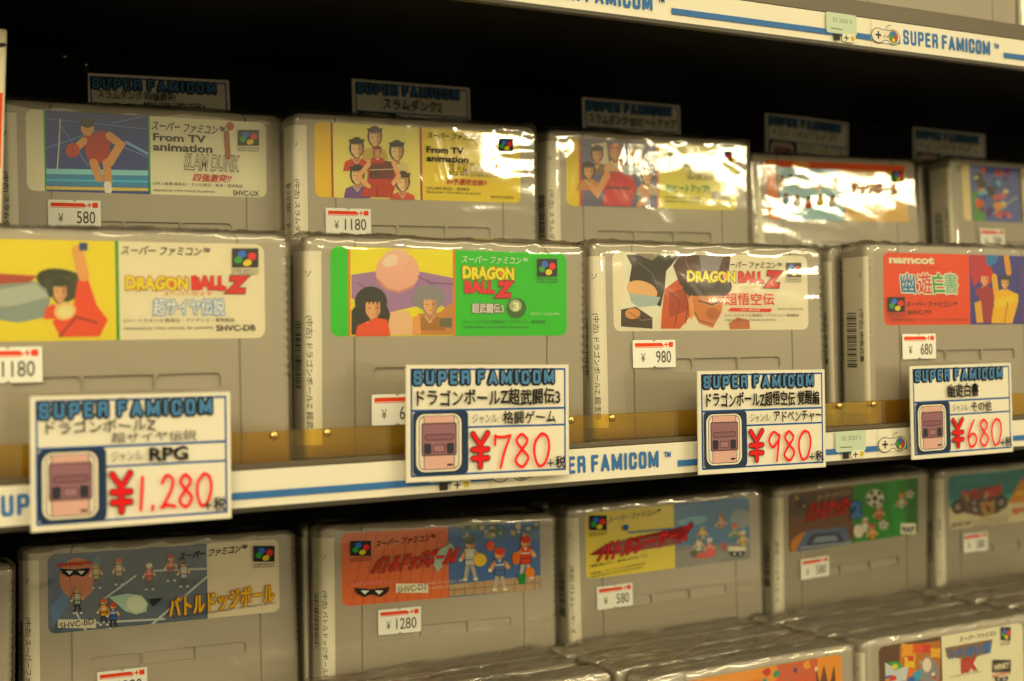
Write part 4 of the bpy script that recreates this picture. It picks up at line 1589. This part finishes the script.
# front stacks of the lower shelf
Z4 = -263.1 + 65.5
cartridge((558.5, 25, Z4), (-.004, 0, 0), art_mecha(), None, None, 'front cartridge at bottom right with orange robot picture and cream label', G4, 3, '(中古) スーパーファミコン', False)
cartridge((425, 25, Z4), (.004, 0, 0), art_fire(), None, None, 'front cartridge at bottom with orange label cut off by the picture edge', G4, 4)
for x0, nm, n0 in ((558.5, 'robot picture cartridge', 1), (425, 'orange cut-off label cartridge', 1)):
    for k, w in ((1, 'first'), (2, 'second'), (3, 'third')):
        cartridge((x0 + (-1.5, 1.2, -.8)[k - 1], 24 + 23.3 * k, Z4 - .3 * k), (.010 * (-1) ** k, 0, 0), label='crinkled cartridge top %s behind the %s at the bottom' % (w, nm), group=G4)
for k, w in ((0, 'front'), (1, 'second'), (2, 'third'), (3, 'rearmost')):
    cartridge((694 + (0, 1.5, -1, 0)[k], 24 + 23.3 * k, Z4), (.008 * (-1) ** k, 0, 0), label='%s cartridge of the stack at the right edge below the teal bikes one' % w, group=G4)
for k, w in ((1, 'frontmost'), (2, 'middle'), (3, 'rearmost')):
    cartridge((291 + (0, 1.0, -1.5, 0)[k], 24 + 23.3 * k, Z4), (.012 * (-1) ** k, 0, 0), label='%s crinkled cartridge top under the lower orange label one' % w, group=G4)

# upper shelf, only the feet show
cartridge((394, 0, 193.6), (.01, 0, 0), label='cartridge on the upper shelf, left of the gap, only its foot showing', group='cartridges on the upper shelf')
cartridge((527, -1, 193.6), (-.006, 0, 0), label='cartridge on the upper shelf, right of the gap, only its foot showing', group='cartridges on the upper shelf')
cartridge((660, 0, 193.6), (0, 0, 0), label='cartridge on the upper shelf at the top right corner', group='cartridges on the upper shelf')

# left edge neighbours
cartridge((38, 116, Z3 - 1), (.10, .02, -.03), label='blurred cartridge cut by the left edge, lower shelf', group=G3)


def boxed_game():
    e = empty('boxed_game', (52.5, 44, -69.5), 'tall white and orange box cut off at the upper left edge', 'game box')
    V, Fc = box_geo(-30, 30, 0, 22, 0, 170, .8)
    body = link('carton', mesh_from('carton', V, Fc, [principled('box_card_cream', lin('d8ceb4'), .45)]), e)
    P = Print()
    P.rect(1, 2, 59, 168, '#ddd4bc', 1, raw=True)
    P.rect(1, 118, 59, 146, '#d8502c', raw=True)
    P.line([(1, 150), (59, 164)], 1.6, '#2a241c', raw=True)
    P.rect(8, 30, 52, 100, '#8a3c2c', raw=True)
    link('printed_front', P.mesh('printed_front', base=.05, fn=lambda u, v, o_: (u - 30, -o_, v)), e)
    e.rotation_euler = (0, math.radians(2.5), 0)


boxed_game()


# ------------------------------------------------------------------ hand-made price cards
def card_print(title, genre, price, sub=None, faint=False):
    P = Print((((105, 65), (752, 68), (100, 518), (750, 497)), 71, 43))
    P.rect(0, 0, 71, 43, '#dcd7c8', .6, raw=True)
    blue = '#2b4f8c'
    B = lambda pts, w=.75: P.line(pts, w, blue, raw=True)
    B([(1.6, 1.8), (69.6, 1.8), (69.6, 41.8), (1.6, 41.8), (1.6, 1.8)])
    B([(1.6, 26.3), (69.6, 26.3)], .85)
    B([(25.5, 19.6), (69.6, 19.6)])
    # header letters on a dark scrawl
    P.block('SUPER FAMICOM', 2.2, 36.0, 65.5, 41.5, 2.7, '#16202c', gap=.50, space=.1, wob=.15, wl=1.3)
    P.block('SUPER FAMICOM', 2.2, 36.0, 65.5, 41.5, 1.15, '#5478a0', gap=.50, space=.1, wob=.15, wl=1.3)
    # console picture
    P.rect(1.8, 2.0, 25.2, 26.2, '#20304c', 2.0, raw=True)
    P.rect(2.6, 2.8, 22.8, 25.4, '#16181e', 4.0, raw=True)
    P.rect(3.1, 3.2, 22.3, 25.0, '#d9d2c2', 3.6, raw=True)
    P.rect(4.1, 3.9, 21.3, 24.3, '#2a2626', 2.6, raw=True)
    P.rect(4.4, 4.2, 21.0, 24.0, '#cfc4b6', 2.4, raw=True)
    P.rect(6.2, 4.0, 19.3, 24.4, '#2a2626', raw=True)
    P.rect(6.5, 4.2, 19.0, 24.2, '#c9a098', raw=True)
    P.rect(5.3, 9.2, 20.2, 21.6, '#241c20', .8, raw=True)
    P.rect(5.7, 9.6, 19.8, 21.2, '#87616c', .6, raw=True)
    P.rect(6.6, 15.0, 19.0, 17.4, '#241c20', 1.0, raw=True)
    P.rect(6.9, 15.3, 18.7, 17.1, '#7c5664', .8, raw=True)
    P.rect(6.3, 9.9, 9.4, 13.9, '#2a2a34', .6, raw=True)
    P.rect(15.9, 9.9, 19.0, 13.9, '#2a2a34', .6, raw=True)
    P.rect(10.2, 10.4, 15.2, 13.4, '#2e2228', .6, raw=True)
    P.rect(10.5, 10.7, 14.9, 13.1, '#946c78', .5, raw=True)
    P.rect(16.0, 5.2, 18.6, 6.0, '#2a2626', .35, raw=True)
    # title
    if sub:
        P.text(title, 0, 0, 0, 0, '#1e1c1a', 0.022, raw=(4.5, 31.2, 43, 35.4), jit=.08)
        P.text(sub, 0, 0, 0, 0, '#1e1c1a', 0.0, raw=(27, 27.4, 58, 30.8), jit=.08)
    elif faint:
        P.scribble(4, 28.5, 62, 34.5, 11, .5, '#2c2826', seed=price_seed[0])
    else:
        w = min(64, 3.4 + 4.6 * len(title))
        cx = 35
        P.text(title, 0, 0, 0, 0, '#141210', 0.045, raw=(max(3.2, cx - w / 2), 28.0, min(67.5, cx + w / 2), 34.2), jit=.05)
    if faint:
        P.scribble(27, 21, 42, 25, 5, .4, '#3c3836', seed=5)
        P.scribble(45, 21, 66, 25.4, 5, .4, '#2c2826', seed=8)
    else:
        P.text('ジャンル:', 0, 0, 0, 0, '#3c3a36', 0.0, raw=(27, 21.0, 38.5, 24.6))
        gw = min(27.5, 4.8 * len(genre))
        P.text(genre, 0, 0, 0, 0, '#141210', 0.035, raw=(40.5, 20.6, 40.5 + gw, 25.4), jit=.04)
    # yen sign drawn thick with a dark edge
    for w, c in ((2.5, '#401414'), (1.8, '#d0242c')):
        L = lambda pts: P.line(pts, w, c, raw=True, step=False)
        P.z += 1
        L([(27.2, 17.0), (30.4, 12.6), (33.6, 17.2)])
        L([(30.4, 12.6), (30.4, 4.4)])
        L([(27.2, 11.0), (33.6, 11.0)])
        L([(27.2, 7.6), (33.6, 7.6)])
    if price:
        if len(price) > 3:
            P.digits(price, 36.2, 4.6, 63.5, 15.6, 1.1, '#e0202c')
        else:
            P.digits(price, 36.6, 3.6, 61.5, 16.4, 1.1, '#e0202c')
    P.line([(60.6, 4.6), (63.2, 4.6)], .55, '#1c1c24', raw=True)
    P.line([(61.9, 3.3), (61.9, 5.9)], .55, '#1c1c24', raw=True)
    P.text('税', 0, 0, 0, 0, '#1c1c28', 0.05, raw=(64.2, 2.6, 68.8, 7.2))
    return P


price_seed = [3]


def price_card(cx, y, ztop, title, genre, price, label, group, sub=None, faint=False, roll=0.0, tilt=0.0, yaw=0.0, sx=1.0, seed=3):
    price_seed[0] = seed
    e = empty('price_card', (0, 0, 0), label, 'price card', group)
    V, Fc = box_geo(-.6, 71.6, 0, .7, -.6, 43.6, .15)
    card = link('card', mesh_from('card', V, Fc, [M_PAPER]), e)
    P = card_print(title, genre, price, sub, faint)
    pr = link('printed_face', P.mesh('printed_face', base=.03, step=0.008), e)
    R = Matrix.Rotation(yaw, 4, 'Z') @ Matrix.Rotation(-tilt, 4, 'X') @ Matrix.Rotation(-roll, 4, 'Y') @ Matrix.Diagonal((sx, 1, 1, 1))
    e.matrix_world = Matrix.Translation(Vector((cx, y, ztop)) * MM) @ R @ Matrix.Translation(Vector((-35.5, 0, -43)) * MM)
    return e


GC = 'hand-drawn price cards clipped to the shelf front'
price_card(116.6, -24, -37.2, 'ドラゴンボールZ', 'RPG', '1,280', 'blurred hand-drawn price card reading 1,280 at left', GC, sub='超サイヤ伝説', roll=-.010, sx=.93)
price_card(254.2, -24, -30.6, 'ドラゴンボールZ超武闘伝3', '格闘ゲーム', '780', 'hand-drawn price card reading 780 in front of the green cartridge', GC, roll=-.022)
price_card(390.9, -24, -36.2, 'ドラゴンボールZ超悟空伝 覚醒編', 'アドベンチャー', '980', 'hand-drawn price card reading 980 on the shelf rail', GC, roll=-.015)
price_card(514.3, -25, -36.6, '幽遊白書', 'その他', '680', 'hand-drawn price card reading 680 at right', GC, roll=0.0, sx=.97)
GD = 'price cards in the dark behind the back row'
price_card(186.5, 188.8, 116.4, 'スラムダンク 四強激突!', '', '', 'dark price card behind the basketball picture cartridge', GD, sub='四強激突!', roll=.03)
price_card(327, 188.8, 124.4, 'スラムダンク2', '', '', 'dark price card behind the yellow team cartridge', GD, roll=.01)
price_card(475, 188.8, 125.4, 'スラムダンク SDヒートアップ', '', '', 'dark price card behind the glaring yellow-strip cartridge', GD, roll=.006)
price_card(616, 188.8, 125.0, '', '', '', 'dark price card behind the orange crowd cartridge', GD, faint=True, roll=-.03, seed=11)
price_card(749, 188.8, 124.6, '', '', '', 'dark price card behind the crowded multicoloured cartridge at right', GD, faint=True, roll=-.01, seed=21)


# thin rods standing at the upper left
def rod(x, y, z0, z1, label):
    bm = bmesh.new()
    bmesh.ops.create_cone(bm, cap_ends=True, segments=12, radius1=.6, radius2=.6, depth=z1 - z0)
    for v in bm.verts:
        v.co.z += (z0 + z1) / 2
    top = bmesh.ops.create_uvsphere(bm, u_segments=10, v_segments=6, radius=1.1)
    for v in top['verts']:
        v.co.z += z1
    for v in bm.verts:
        v.co += Vector((x, y, 0))
    bm.verts.index_update()
    me = mesh_from('card_peg', [tuple(v.co) for v in bm.verts], [[v.index for v in f.verts] for f in bm.faces], [M_STEEL], smooth=True)
    bm.free()
    tag(link('card_peg', me), label, 'peg', 'thin pegs at upper left')


rod(139, 180, 1, 121, 'thin steel peg in the dark at upper left, left one')
rod(149, 180, 1, 118, 'thin steel peg beside the leftmost dark price card')
